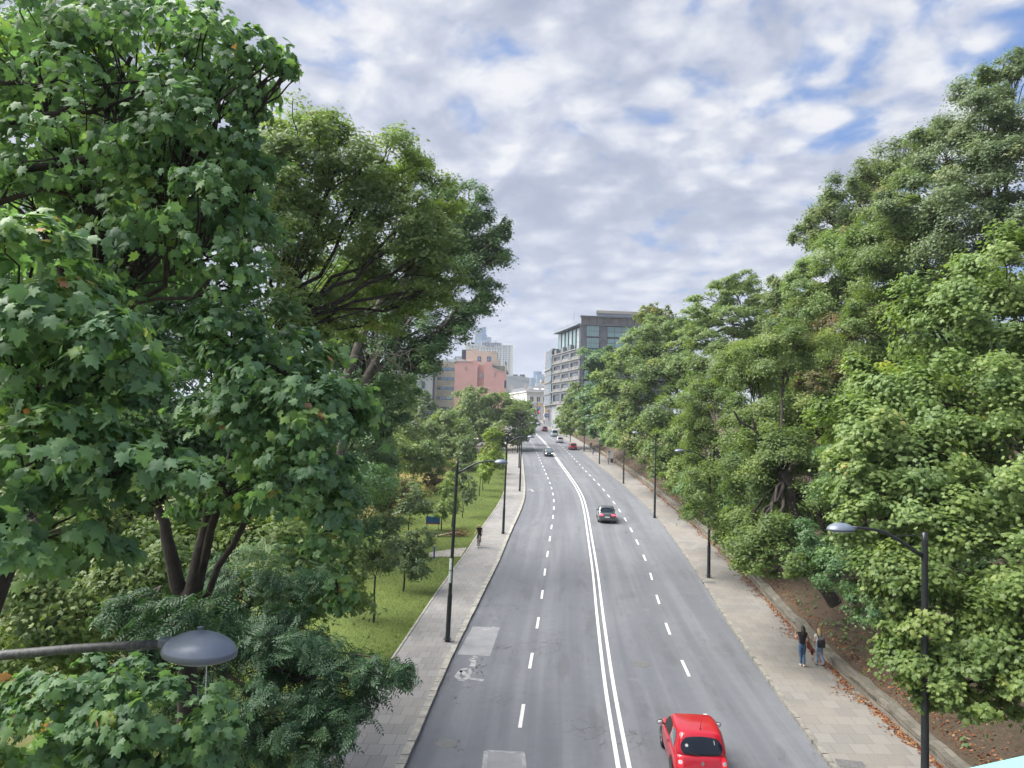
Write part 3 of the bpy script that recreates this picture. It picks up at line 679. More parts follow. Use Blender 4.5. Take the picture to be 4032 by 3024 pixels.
# ---- left of the road, near to far
def side_limbs(tr, tw, fk):
    for pts, r in (([(-150,330),(60,325),(253,356),(420,330)],.045),([(-150,520),(0,488),(200,450),(362,440),(560,370)],.06),([(-150,700),(0,675),(240,650),(422,603),(640,480),(800,330)],.065),([(-120,860),(0,796),(169,741),(338,784),(480,900)],.05)):
        P = [at(x, y, 9.1+rnd.uniform(-.1,.1)) for x, y in pts]; n = len(P); tw.tube(P, [r*(1-.7*i/(n-1)) for i in range(n)], 8)
        for _ in range(5): q = P[rnd.randrange(1, n)]; limb(tw, q, q+Vector((rnd.uniform(.2,.9), rnd.uniform(-.3,.3), rnd.uniform(-.3,.6))), r*.35, .006, .05, 4, .08, 5)
tree('maple_tree', 'big near maple filling the top left corner, one tip poking out against the sky', (-8.6, 9.5), [
    (120,120,9.5,420,300,1.4),(520,160,9.6,360,260,1.3),(830,270,9.4,260,230,1.0),(1085,215,8.6,80,75,.35),(1010,180,8.7,80,70,.35),(1140,265,8.6,36,46,.2),(960,300,8.9,110,110,.5),(1000,420,8.8,80,90,.4),
    (330,560,9.2,420,260,1.3),(760,560,9.0,300,240,1.1),(860,870,8.6,215,230,.8),(930,1060,8.4,130,140,.5),(1010,700,8.8,90,200,.5),(600,950,9.6,300,260,1.2),(150,760,10,300,260,1.2)],
    'lf_maple', 'maple', .13, .66, .17, (-5.9, 10.2, 11.4), extra=side_limbs, twigs=16, clump=.42, flat=.6, droop=1.0, upw=.45)
tree('maple_tree', 'near maple at the left edge with pale upper leaves and a few yellow ones', (-7.2, 7.5), [
    (130,1010,6.3,290,180,.7),(250,1230,6.2,300,200,.7),(430,1420,6.2,260,180,.6),(120,1450,6.6,300,240,.8),
    (140,1760,6.0,330,190,.6),(480,1820,6.0,270,150,.5),(690,1880,5.9,110,90,.25),(180,2080,6.2,330,210,.7)],
    'lf_maple', 'maple', .14, 1.1, .12, (-5.0, 7.6, 9.3), twigs=10, clump=.36, flat=.55, droop=1.0, upw=.55)
def stem2(tr, tw, fk):
    for px, py, q, r in ((620,2000,10,.115),(850,1900,9.7,.13),(960,1650,9.4,.07),(1150,1750,9.2,.05)): limb(tr, fk-Vector((0,0,.25)), at(px,py,q), r, r*.5, .02, 7, .02, 9)
    tr.ball(fk, .15, 9, 6, (1,1,1.2))
tree('maple_tree', 'forked maple with dark twin stems in the middle of the left foreground', on_ground(760,2900).xy*0+Vector((-4.5,10.3)), [
    (900,1330,9.2,240,150,.9),(1110,1430,9.0,250,170,.9),(1240,1640,8.8,260,210,.9),(1380,1580,9.2,100,120,.4),(960,1640,9.2,260,230,.9),
    (1210,1880,8.7,200,170,.7),(1310,2060,8.7,110,120,.4),(900,1920,9.4,230,120,.7),(1340,2330,8.9,60,80,.3)],
    'lf_maple', 'maple', .12, 1.1, .15, at(745,2360,10), twigs=9, extra=stem2, limbs=False, clump=.42, flat=.55, droop=1.0, upw=.5)
tree('maple_tree', 'young maple below the nearest lamp in the bottom left corner', at(650,3300,8.2).xy, [
    (330,2740,7.6,320,150,.7),(620,2790,7.4,250,150,.6),(820,2900,7.3,120,140,.4),(180,2900,7.8,280,170,.7),(560,2960,7.6,280,120,.6),(860,2990,7.5,60,80,.25)],
    'lf_maple', 'maple', .125, 1.2, .09, at(650,3120,8.2), 'bark_pale', twigs=8, clump=.35, flat=.5, droop=1.0, upw=.6)
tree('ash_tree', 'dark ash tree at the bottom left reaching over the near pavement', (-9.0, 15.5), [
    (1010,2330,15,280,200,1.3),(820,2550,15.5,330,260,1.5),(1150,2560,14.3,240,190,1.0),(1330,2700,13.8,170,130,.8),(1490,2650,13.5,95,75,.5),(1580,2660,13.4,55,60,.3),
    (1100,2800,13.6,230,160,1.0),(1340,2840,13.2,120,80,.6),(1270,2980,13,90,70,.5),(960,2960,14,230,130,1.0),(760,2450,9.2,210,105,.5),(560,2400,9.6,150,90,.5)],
    'lf_ash_shaded', 'pinnate', .25, 1.5, .16, (-6.8, 15.2, 6.0), twigs=10, clump=.6, flat=.5, droop=.7)
tree('linden_tree', 'shaded tree with yellow green lower leaves behind the twin maple stems', (-10.8, 17.5), [
    (330,2350,16,380,200,2.0),(700,2250,16.5,300,190,1.6),(1050,2180,17,220,220,1.5),(250,2050,18,320,300,2),(1280,2250,18,170,200,1.3),(60,2600,16,280,260,1.8)],
    'lf_green', 'tuft', .15, 2.0, .2, None, twigs=8, clump=.7)
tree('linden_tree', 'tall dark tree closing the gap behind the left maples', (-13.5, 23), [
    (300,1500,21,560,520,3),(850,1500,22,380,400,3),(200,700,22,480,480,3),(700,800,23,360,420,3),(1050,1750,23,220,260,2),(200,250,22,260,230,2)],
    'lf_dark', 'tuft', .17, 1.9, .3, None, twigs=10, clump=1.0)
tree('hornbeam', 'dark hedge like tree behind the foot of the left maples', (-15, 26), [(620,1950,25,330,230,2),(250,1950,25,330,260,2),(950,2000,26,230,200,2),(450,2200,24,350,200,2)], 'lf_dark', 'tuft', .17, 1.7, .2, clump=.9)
def fan(tr, tw, fk):
    for k in range(17):
        e = at(rnd.uniform(1150, 1720), rnd.uniform(760, 1150), 27+rnd.uniform(-2,2)); limb(tw, fk+Vector((rnd.gauss(0,.1),0,rnd.uniform(0,.6))), e, rnd.uniform(.025,.06), .008, -.04, 6, .035, 6)
tree('robinia_tree', 'broad robinia left of the road, dark boughs fanning under a bright green top', (-11.5, 28), [
    (1090,700,27,120,260,2.0),(1180,560,27,190,170,2.0),(1330,600,27.5,170,130,2),(1500,680,28,210,170,2.2),(1680,830,28,170,150,2.0),(1130,800,26.5,150,230,2),(1330,800,28.5,230,170,2.3),(1560,930,28.5,230,140,2),(1760,980,28,110,130,1.5),
    (1150,1090,26.5,120,180,1.5),(1700,1120,28.5,130,90,1.4),(1100,1300,27,90,110,1.2),(1380,1090,29.5,230,110,1.6),(1250,1210,28.5,140,90,1.3),(1600,1180,29.5,120,60,1),(1190,1270,29,130,90,1.2),(1420,1270,30,160,70,1.2)],
    'lf_light', 'tuft', .165, 1.1, .26, at(1090,1330,27), twigs=12, clump=.9, flat=.5, extra=fan)
def stems(tr, tw, fk):
    limb(tr, at(1330,1560,44), at(1520,1120,45), .35, .16, 0, 6, .02, 8); limb(tr, at(1400,1600,44), at(1620,1050,45), .3, .12, 0, 6, .02, 8)
    for k in range(16): limb(tw, at(rnd.uniform(1300,1700),1380,43), at(rnd.uniform(1400,1700), rnd.uniform(1420,1560), 42), .02, .006, .1, 5, .05, 5)
tree('poplar_tree', 'tall silvery dark poplar leaning towards the road with sky showing through it', (-13, 46), [
    (1640,640,46,70,60,1.5),(1770,760,45,80,60,1.8),(1880,820,45,75,90,2),(1960,960,45,62,95,1.6),(1870,1010,45.5,105,120,2.2),(1800,900,46,120,120,2.5),(1990,900,45,28,60,.8),
    (1905,1160,45.5,75,80,1.8),(1800,1240,46,95,95,2.2),(1700,1330,46,95,100,2.4),(1570,1290,46.5,140,120,2.5),(1480,1420,46,190,120,2.5),(1680,1430,46,80,55,2),(1330,1120,48,200,160,3),(1560,1120,48,150,130,3),(1700,1000,47,120,120,3),(1350,1330,47,130,170,2.5)],
    'lf_dark', 'tuft', .17, 1.25, .38, at(1420,1520,45), 'bark_pale', twigs=14, clump=.75, flat=.75, extra=stems, inner=.2)
tree('oak_tree', 'dark tree filling the space under the poplar', (-21, 60), [
    (1330,1600,56,210,150,4),(1480,1560,57,150,110,3),(1560,1540,58,100,80,3),(1400,1760,55,170,130,3.5),(1250,1800,52,130,150,3)],
    'lf_dark', 'tuft', None, 2.0, .3)
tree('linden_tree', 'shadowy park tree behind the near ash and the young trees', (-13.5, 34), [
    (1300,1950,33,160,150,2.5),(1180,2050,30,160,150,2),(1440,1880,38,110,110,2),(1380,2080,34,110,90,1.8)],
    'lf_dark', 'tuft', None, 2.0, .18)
# park trees in the middle distance
tree('linden_tree', 'big round tree at the end of the left lawn below the pink building', (float(x_lawn(163))-9.0, 168), [
    (1885,1580,160,90,70,6),(1830,1640,158,85,70,5),(1960,1600,162,80,65,5),(1930,1680,156,130,50,6),(2030,1640,165,60,60,4),(2060,1700,160,42,38,3),(1990,1730,158,55,28,3)],
    'lf_green', 'tuft', None, 2.2, .55, at(1900,1730,160), twigs=16, clump=2.2)
tree('cherry_tree', 'low leafy tree whose outer twigs hang over the far left kerb', (float(x_lawn(178))-3, 178), [
    (2090,1650,176,30,40,3),(2075,1600,180,25,28,2.5),(2040,1600,180,35,30,3)], 'lf_light', 'tuft', None, 1.9, .3, clump=1.5)
tree('oak_tree', 'broad park tree left of the round one, in front of the beige strip windows', (-26, 128), [
    (1755,1690,122,95,70,5),(1690,1730,120,80,80,5),(1800,1750,118,75,70,4),(1740,1640,126,50,35,3)], 'lf_green', 'tuft', None, 2.2, .4, clump=1.8)
tree('spruce_like_tree'.replace('spruce_like_','yew_'), 'blue green bushy tree in front of the grey glass wing', (-24, 150), [
    (1655,1570,150,45,40,3),(1680,1620,148,45,50,3),(1630,1600,150,40,45,3)], 'lf_blue', 'tuft', None, 2.2, .3, clump=1.5)
tree('acacia_tree', 'bright green pointed park tree standing against the far left houses', (-33, 118), [
    (1590,1580,115,48,70,3),(1600,1680,112,75,80,4),(1540,1650,112,60,90,4)], 'lf_light', 'tuft', None, 2.1, .35, clump=1.5)
tree('linden_tree', 'round dark tree beside the dry meadow', (-20.5, 96), [
    (1640,1790,92,95,75,4),(1730,1800,95,60,55,3),(1560,1790,88,80,90,4)], 'lf_green', 'tuft', None, 2.1, .3, clump=1.5)
tree('elm_tree', 'shaded tree at the left end of the dry meadow', (-26, 84), [
    (1480,1780,78,80,120,4),(1500,1900,70,80,70,3),(1420,1700,80,70,80,3)], 'lf_dark', 'tuft', None, 2.1, .3, clump=1.4)
tree('sumac_bush', 'reddish brown bush at the near edge of the dry meadow', (-13.2, 62), [
    (1500,1950,60,75,60,2),(1560,1930,62,50,45,1.5)], 'lf_rust', 'tuft', None, 1.8, .08, clump=1.0)
for k, (px, py, Y, mt, lab) in enumerate([(1610,1900,84,'lf_chest','olive shrub in the dry meadow nearest the park trees'),(1700,1880,92,'lf_rust','bare brown shrub standing in the dry meadow'),(1660,1940,76,'lf_yell','yellowish shrub at the lawn edge of the dry meadow')]):
    p = at(px, py, Y); tree('meadow_shrub', lab, (p.x, Y), [(px,py,Y,42,30,1.2)], mt, 'tuft', None, 1.2, .04, clump=.6, group='shrubs in the dry meadow')
# young trees in rows on the lawn: (foot px, foot py, crown lobes in px, material, label)
young = [
 (1887,1954,[(1905,1860,38,45),(1925,1800,40,40)],'lf_lime','slim sapling with yellow green crown, nearest on the bright lawn','sapling'),
 (1903,1929,[(1912,1850,34,40)],'lf_lime','sapling just behind the yellow green one on the bright lawn','sapling'),
 (1921,1905,[(1925,1770,40,38),(1945,1820,38,34)],'lf_yell','young tree with the yellowest crown on the lawn','sapling'),
 (1929,1881,[(1940,1715,46,42),(1950,1770,44,44)],'lf_lime','leafy bright green young tree before the round park tree','sapling'),
 (1934,1866,[(1965,1800,34,36),(1975,1830,25,20)],'lf_green','farthest sapling of the lawn row, darker green','sapling'),
 (1817,2037,[(1835,1905,55,48),(1845,1960,38,30),(1815,1850,34,30)],'lf_blue','blue green young tree beside the tall lamp with notices','sapling'),
 (1777,2075,[(1785,1975,36,60),(1775,1890,32,40)],'lf_light','narrow light green sapling over the pile of cut branches','sapling'),
 (1739,2088,[(1735,2000,40,50),(1745,1930,30,36)],'lf_light','sapling left of the pile of cut branches behind the blue board','sapling'),
 (1840,1990,[(1835,1760,42,46),(1820,1800,36,36)],'lf_blue','taller bluish young tree near the parked white van','sapling'),
 (1609,2096,[(1620,1950,80,60),(1660,1990,70,50),(1590,2020,60,50)],'lf_blue','spreading young ash in front of the blue and red board','young_tree'),
 (1585,2329,[(1600,2190,80,70),(1640,2230,70,60),(1560,2140,70,60),(1660,2120,70,50)],'lf_blue','young ash with drooping sprays close to the pavement edge','young_tree'),
 (1468,2449,[(1440,2230,90,70),(1500,2160,80,90),(1400,2120,80,80),(1520,2060,70,60),(1380,2300,70,50)],'lf_blue','near young ash on a single dark stem in the lawn','young_tree'),
]
for fx, fy, lb, mt, lab, nm in young:
    g = on_ground(fx, fy, .1); Y = g.y
    tree(nm, lab, (g.x, g.y), [(a, b, Y+rnd.uniform(-.5,.5), c*(.78 if Y > 48 else .95), d*(.85 if Y > 48 else .95), max(.6, min(c,d)*Y/F*.8)) for a, b, c, d in lb], mt, 'tuft', max(.15, .0036*Y), 1.05, .055 if Y < 62 else .05, (g.x+.05, g.y, zr(g.y)+2.4), twigs=8, clump=.5, flat=.5, group='young trees planted on the left lawn')

# ---- right of the road: the wooded bank, near to far
RB = 'trees on the bank behind the stone wall'
def rb(y, d): return (float(x_wall(y))+d, y)
tree('maple_tree', 'large light green maple nearest on the right bank, leaning out behind the big lamp', rb(22.5, 7.5), [
    (3960,1080,24,200,180,2.5),(3760,1240,24,210,190,2.5),(3980,1420,23,220,220,2.5),(3560,1500,23,210,150,2.2),(3760,1600,22.5,240,200,2.4),(3370,1690,22,180,130,1.8),(3560,1780,21.5,220,170,2),
    (3900,1850,21,260,220,2.3),(3370,1880,21.5,130,110,1.5),(3400,2040,21,140,120,1.5),(3640,2060,20.5,220,190,2)],
    'lf_light', 'maple', .135, 1.45, .22, (17.9, 22.6, 9.0), twigs=12, clump=.75, flat=.6, group=RB, upw=.75)
tree('maple_tree', 'darker maple low on the near right bank, skirts brushing the leaf litter', rb(19, 6.0), [
    (3900,2180,19,260,190,1.8),(3560,2270,19,180,140,1.4),(3720,2420,18,200,160,1.4),(3960,2450,17.5,170,190,1.4),(3530,2480,18.5,90,70,.8),(3640,2620,17.8,170,110,1.1),(3860,2680,17,230,120,1.2),(4030,2700,16.5,110,150,1),(3560,2600,18,60,50,.5),(3660,2740,17.5,70,50,.5)],
    'lf_green', 'maple', .125, 1.35, .2, rb(19.2,3.9)+(6.2,), twigs=10, clump=.6, flat=.6, group=RB)
def bigstem(tr, tw, fk):
    limb(tr, at(3290,2380,36), at(3080,1850,37), .33, .2, 0, 7, .03, 8); limb(tr, at(3300,2300,36), at(3170,1900,37), .2, .12, 0, 7, .03, 8)
    limb(tr, at(3060,1780,38), at(2890,1620,38), .1, .05, 0, 5, .06, 7); limb(tr, at(2990,1750,38), at(2960,1650,38), .12, .06, 0, 5, .04, 7)
tree('plane_tree', 'wide mid green tree with dark leaning stems over the right pavement', rb(37, 6.5), [
    (2940,1470,45,160,110,2.6),(3080,1400,42,170,120,2.6),(2790,1600,57,130,120,2.6),(2990,1660,42,170,130,2.4),(2790,1780,57,120,120,2.6),(3120,1640,41,160,150,2.6),(3000,1880,39.5,165,130,2.2),(3070,1800,38,150,130,2),
    (2930,2050,38,88,80,1.5),(2950,2160,35.5,92,75,1.4),(3010,2120,34,120,110,1.6),(3100,2210,32.5,110,70,1.2),(2960,2210,33,70,45,1),(3220,1950,37,120,150,2)],
    'lf_green', 'tuft', .15, 1.75, .3, at(3080,1900,37), twigs=14, clump=1.0, group=RB, extra=bigstem)
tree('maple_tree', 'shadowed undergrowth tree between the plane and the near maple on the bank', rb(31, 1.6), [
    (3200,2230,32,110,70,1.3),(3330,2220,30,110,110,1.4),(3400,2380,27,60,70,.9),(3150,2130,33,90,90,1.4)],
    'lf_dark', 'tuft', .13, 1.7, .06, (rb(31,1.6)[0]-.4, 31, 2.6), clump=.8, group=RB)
tree('robinia_tree', 'pale feathery shrubby tree tucked under the plane beside the wall', rb(44, 3), [
    (2860,2060,50,80,80,1.6),(2870,2110,48,60,40,1.2),(2750,1990,52,75,66,1.8),(2790,1900,50,90,90,2)],
    'lf_green', 'tuft', .18, 1.8, .12, clump=.8, group=RB)
tree('chestnut_tree', 'tall tree with rusty foliage seen through the gap high on the right bank', rb(48, 20), [
    (3280,1330,52,90,90,2.5),(3340,1440,50,90,90,2),(3460,1260,50,90,90,2.5),(3200,1500,48,60,60,2)],
    'lf_rust', 'tuft', None, 1.5, .3, clump=1.2, group=RB)
tree('robinia_tree', 'yellow green feathery tree in front of the skyline trees on the bank', rb(54, 15), [
    (3320,1010,56,130,130,3),(3260,1150,55,130,110,3),(3420,1130,54,120,120,3),(3170,1130,57,80,100,2.5)],
    'lf_light', 'tuft', .21, 1.8, .3, clump=1.3, group=RB)
tree('ash_tree', 'tall grey green ash whose top reaches the upper right edge', rb(38, 24), [
    (3900,330,42,110,90,2.2),(3990,260,42,80,60,2),(3830,470,42,130,110,2.6),(3980,500,41,130,140,2.6),(3720,600,43,130,120,2.6),(3880,700,41,200,140,3),(3640,780,42,150,120,2.8),(3780,900,41,200,130,3),(3990,880,40,150,140,2.8)],
    'lf_blue', 'tuft', .17, 1.7, .3, at(3960,900,42), twigs=14, clump=1.1, flat=.6, group=RB)
tree('ash_tree', 'dense grey green tree under the tallest ash on the right', rb(44, 17), [
    (3560,860,46,140,110,2.8),(3480,980,45,150,120,2.8),(3640,1020,44,170,130,2.8),(3540,1150,44,170,130,2.8),(3790,1080,42,160,120,2.6),(3400,1330,46,130,100,2.4)],
    'lf_green', 'tuft', .17, 1.9, .3, twigs=12, clump=1.1, group=RB)
tree('chestnut_tree', 'brownish green chestnut on the skyline left of the tall ash', rb(60, 20), [
    (3350,740,62,110,80,3),(3500,660,62,110,90,3),(3270,860,62,90,80,2.5),(3180,930,62,70,60,2),(3430,830,60,130,100,3),(3610,590,60,90,70,3),(3300,960,60,100,60,2.5)],
    'lf_chest', 'tuft', None, 1.6, .3, twigs=14, clump=1.2, flat=.8, group=RB)
tree('chestnut_tree', 'olive tree with an uneven top stepping down from the skyline chestnut', rb(66, 13), [
    (3110,1150,66,90,80,2.5),(3060,1200,66,60,70,2.2),(3130,1270,64,110,110,3),(3050,1330,62,110,90,2.6),(3210,1300,60,90,90,2.4)],
    'lf_chest', 'tuft', None, 1.7, .3, clump=1.2, group=RB)
tree('robinia_tree', 'airy flat layered robinia with dark crooked limbs showing above the right bank', rb(80, 14), [
    (2890,1110,80,110,45,3.5),(2820,1160,80,90,50,3),(2960,1180,79,100,60,3),(2770,1240,78,90,50,3),(2880,1260,78,150,60,3.5),(2740,1330,76,90,50,3),(2860,1370,75,150,60,3),(2980,1290,77,80,70,2.5)],
    'lf_light', 'tuft', .27, 1.5, .26, at(2940,1300,80), twigs=18, clump=1.3, flat=.35, group=RB)
tree('robinia_tree', 'yellow green robinia rounded against the dark office building', rb(98, 9), [
    (2600,1300,100,110,60,3.5),(2520,1370,100,90,70,3.2),(2640,1400,98,120,80,3.5),(2700,1470,95,80,80,3),(2560,1480,97,100,80,3.2),(2680,1290,100,70,45,3)],
    'lf_light', 'tuft', .33, 1.9, .3, at(2650,1520,98), twigs=14, clump=1.7, flat=.5, group=RB)
tree('poplar_tree', 'small pale treetop standing clear in front of the office roof', rb(112, 14), [
    (2580,1215,110,62,24,2),(2560,1245,110,60,30,2),(2625,1250,110,45,30,2)], 'lf_yell', 'tuft', None, 1.0, .22, clump=1.1, group=RB)
tree('linden_tree', 'mid green tree below the rounded robinia, over the fourth lamp', rb(86, 6), [
    (2620,1610,90,110,90,3.2),(2700,1700,84,80,90,3),(2620,1760,82,80,90,2.8),(2700,1860,72,80,80,2.4),(2660,1880,76,52,52,2),(2760,1740,78,60,90,2.4)],
    'lf_green', 'tuft', None, 2.0, .3, clump=1.4, group=RB)
tree('chestnut_tree', 'autumn tinged tree with brown yellow clumps leaning over the right pavement', rb(94, 4), [
    (2510,1560,98,70,60,2.6),(2480,1650,96,75,60,2.6),(2530,1720,92,75,70,2.6),(2570,1790,84,58,55,2.2),(2590,1840,80,48,40,1.8),(2475,1725,96,38,45,2)],
    'lf_chest', 'tuft', None, 1.9, .28, clump=1.3, group=RB)
tree('linden_tree', 'bright green tree between the autumn tinged one and the dark conical tree', rb(118, 6), [
    (2420,1500,124,75,60,3),(2400,1600,122,75,70,3),(2440,1690,116,70,70,2.8),(2425,1735,112,45,42,2.4),(2460,1420,124,70,50,3)],
    'lf_light', 'tuft', None, 2.0, .28, clump=1.5, group=RB)
tree('linden_tree', 'dark blue green tree tall against the office facade', rb(138, 4), [
    (2370,1400,142,80,40,3.5),(2330,1450,144,50,50,3),(2400,1450,142,70,60,3.5),(2340,1560,142,60,70,3),(2340,1640,138,48,65,3),(2400,1690,130,48,50,2.5),(2350,1690,136,38,34,2.2)],
    'lf_dark', 'tuft', None, 2.1, .35, clump=1.8, group=RB)
tree('linden_tree', 'bushy tree at the foot of the office building, beside the far pavement', rb(162, 4.5), [
    (2255,1580,172,42,50,3),(2230,1640,172,40,50,3),(2295,1630,166,45,60,3),(2235,1675,168,36,32,2.6),(2300,1680,160,42,34,2.6),(2270,1530,174,35,30,2.5)],
    'lf_green', 'tuft', None, 2.1, .28, clump=1.7, group=RB)
tree('hornbeam', 'leafy filler tree between the layered robinia and the plane on the bank', rb(62, 9), [
    (2820,1470,66,130,90,3),(2940,1420,64,120,90,3),(3060,1480,60,110,90,3),(2760,1560,66,90,80,2.6),(3180,1380,58,110,90,2.6)],
    'lf_green', 'tuft', None, 1.9, .25, clump=1.3, group=RB)
tree('hornbeam', 'leafy filler tree behind the lamp lost in the leaves', rb(48, 7), [
    (2890,1980,52,110,120,2.2),(2980,1980,48,110,120,2.4),(3120,2060,44,110,110,2.2),(2740,1910,60,66,80,2.2)],
    'lf_dark', 'tuft', None, 1.9, .22, clump=1.1, group=RB)
tree('hazel_bush', 'leafy undergrowth halfway up the bank behind the near maples', rb(27, 13), [(3640,1900,32,260,150,2),(3900,2000,30,260,160,2),(3400,1850,34,160,160,2),(3760,2250,28,260,130,1.6),(4000,2500,26,160,160,1.6)], 'lf_dark', 'tuft', None, 1.9, .1, clump=1.0, group=RB)
tree('hazel_bush', 'leafy undergrowth on the bank between the plane and the skyline trees', rb(46, 14), [(3330,1500,50,200,130,2.4),(3480,1620,46,170,140,2.2),(3250,1650,48,130,120,2),(3560,1400,48,150,120,2.2),(3150,1560,52,90,90,2)], 'lf_green', 'tuft', None, 1.7, .12, clump=1.1, group=RB)
# dark wood behind, on top of the bank
for k, (y, d, lab) in enumerate([(30,30,'background tree high behind the near right maple'),(56,32,'background tree on top of the bank behind the feathery yellow green one'),(78,30,'background tree on top of the bank behind the plane'),(104,26,'background tree behind the rounded robinia'),(128,22,'background tree between the rounded robinia and the office building')]):
    b = rb(y, d); px = 2016+b[0]/y*F; gy = gz(*b)
    pc = lambda h: 1664+.025*(px-2016)-(gy+h-HC)/y*F
    s_ = F/y
    tree('oak_tree', lab, b, [(px,pc(8),y,5.5*s_,4.2*s_,5),(px-4*s_,pc(6),y-2,4*s_,3.6*s_,4),(px+5*s_,pc(6.5),y,4*s_,3.6*s_,4)], 'lf_dark', 'tuft', None, 1.7, .3, clump=1.6, group='background trees on top of the bank')
def ground_plants():
    # weeds and ivy on the bank: nobody could count them
    P = []
    for _ in range(9000):
        y = 18+120*rnd.random()**1.5; d = .8+rnd.random()**1.2*14
        k = math.sin(y*.55+d*.8)*math.sin(y*.23-d*.5+1)+.35*math.sin(y*1.9)*math.sin(d*2.1)
        if k < .12: continue
        x = float(x_wall(y))+d; P.append((x, y, gz(x, y)+rnd.uniform(.02,.28)))
    n = len(P); o = leaf_mesh('ground_cover', np.array(P), NR.normal(0,.5,(n,3))+np.array([0,0,1]), .26, 'tuft', NR.random(n), None, M['lf_dark'], .1); o['kind'] = 'stuff'
ground_plants()
print('TREES', NTREE)
# ------------------------------------------------------------------ buildings
M['office'] = pm('dark_stone_cladding', (.125,.135,.155), .6, var=.15, vs=.4)
M['office_d'] = pm('dark_cladding_fins', (.055,.06,.07), .5)
M['ledge'] = pm('pale_ledge', (.22,.215,.21), .8, var=.12, vs=.6)
M['office_g'] = pm('grey_glass', (.10,.125,.14), .15, spec=.8)
M['base_stone'] = pm('base_stone', (.25,.26,.29), .8, var=.12, vs=.5)
M['glass_t'] = pm('teal_glass', (.19,.33,.33), .08, spec=.9)
M['glass_b'] = pm('blue_glass', (.12,.22,.36), .1, spec=.9)
M['glass_d'] = pm('dark_glass', (.03,.037,.045), .08, spec=.9)
M['glass_p'] = pm('pale_glass', (.34,.42,.46), .12, spec=.8)
M['frame'] = pm('window_frame', (.035,.045,.07), .5)
M['planter'] = pm('planter_white', (.62,.61,.6), .7)
M['roofsteel'] = pm('roof_steel', (.30,.34,.40), .45, metal=.3)
M['pink'] = pm('pink_render', (.62,.36,.345), .9, var=.07, vs=.3, bump=.15, bs=6)
M['pink2'] = pm('pink_render_recess', (.54,.31,.30), .9, var=.06, vs=.3)
M['cream'] = pm('cream_render', (.46,.42,.36), .9, var=.1, vs=.3)
M['beige'] = pm('beige_brick', (.36,.32,.275), .9, var=.1, vs=.6)
M['cap'] = pm('stone_cap', (.50,.45,.42), .8)
M['roofgrey'] = pm('sheet_roof', (.17,.19,.17), .6, var=.1)
M['white_b'] = pm('white_render', (.66,.65,.66), .85, var=.05, vs=.2)
M['slate'] = pm('dark_roof', (.085,.09,.10), .7, var=.15, vs=.4)
M['greywall'] = pm('blank_grey_wall', (.36,.39,.43), .85, var=.06, vs=.15)
M['hotel'] = pm('hotel_concrete', (.50,.52,.54), .8)
M['hotel_y'] = pm('hotel_edge', (.62,.62,.50), .8)
M['sign_b'] = pm('sign_blue', (.025,.045,.16), .5)
M['tower'] = pm('tower_glass', (.10,.20,.36), .15, spec=.9)
M['tower2'] = pm('tower_glass_pale', (.26,.36,.47), .2, spec=.8)
M['ochre'] = pm('ochre_render', (.38,.28,.17), .9, var=.1)
M['balcony'] = pm('balcony_dark', (.05,.05,.055), .6)

class Face:
    """facade frame: a = along, d = outwards, z = up (metres)"""
    def __init__(s, p0, p1):
        s.o = Vector((p0[0], p0[1], 0)); e = Vector((p1[0]-p0[0], p1[1]-p0[1], 0)); s.L = e.length; s.e = e.normalized(); s.n = Vector((s.e.y, -s.e.x, 0))
    def __call__(s, a, d, z): p = s.o+s.e*a+s.n*d; return Vector((p.x, p.y, z))
def fbox(m, fr, a0, a1, z0, z1, d0, d1): m.box(a0, a1, d0, d1, z0, z1, fr)
def window(parent, fr, a0, a1, z0, z1, d=.0, mat='glass_b', nx=1, ny=1, fw=.07, fmat='frame', name='window', dep=.12):
    m = MB(); m.box(a0, a1, d, d+dep, z0, z1, fr); w_ = m.build(name, M[fmat], parent)
    m = MB()
    for i in range(nx):
        for j in range(ny):
            x0 = a0+(a1-a0)*i/nx+fw/2; x1 = a0+(a1-a0)*(i+1)/nx-fw/2; y0 = z0+(z1-z0)*j/ny+fw/2; y1 = z0+(z1-z0)*(j+1)/ny-fw/2
            m.box(x0, x1, d+dep-.05, d+dep+.008, y0, y1, fr)
    m.build('pane', M[mat], w_); return w_
def Zat(py, Y, px=2016): return at(px, py, Y).z

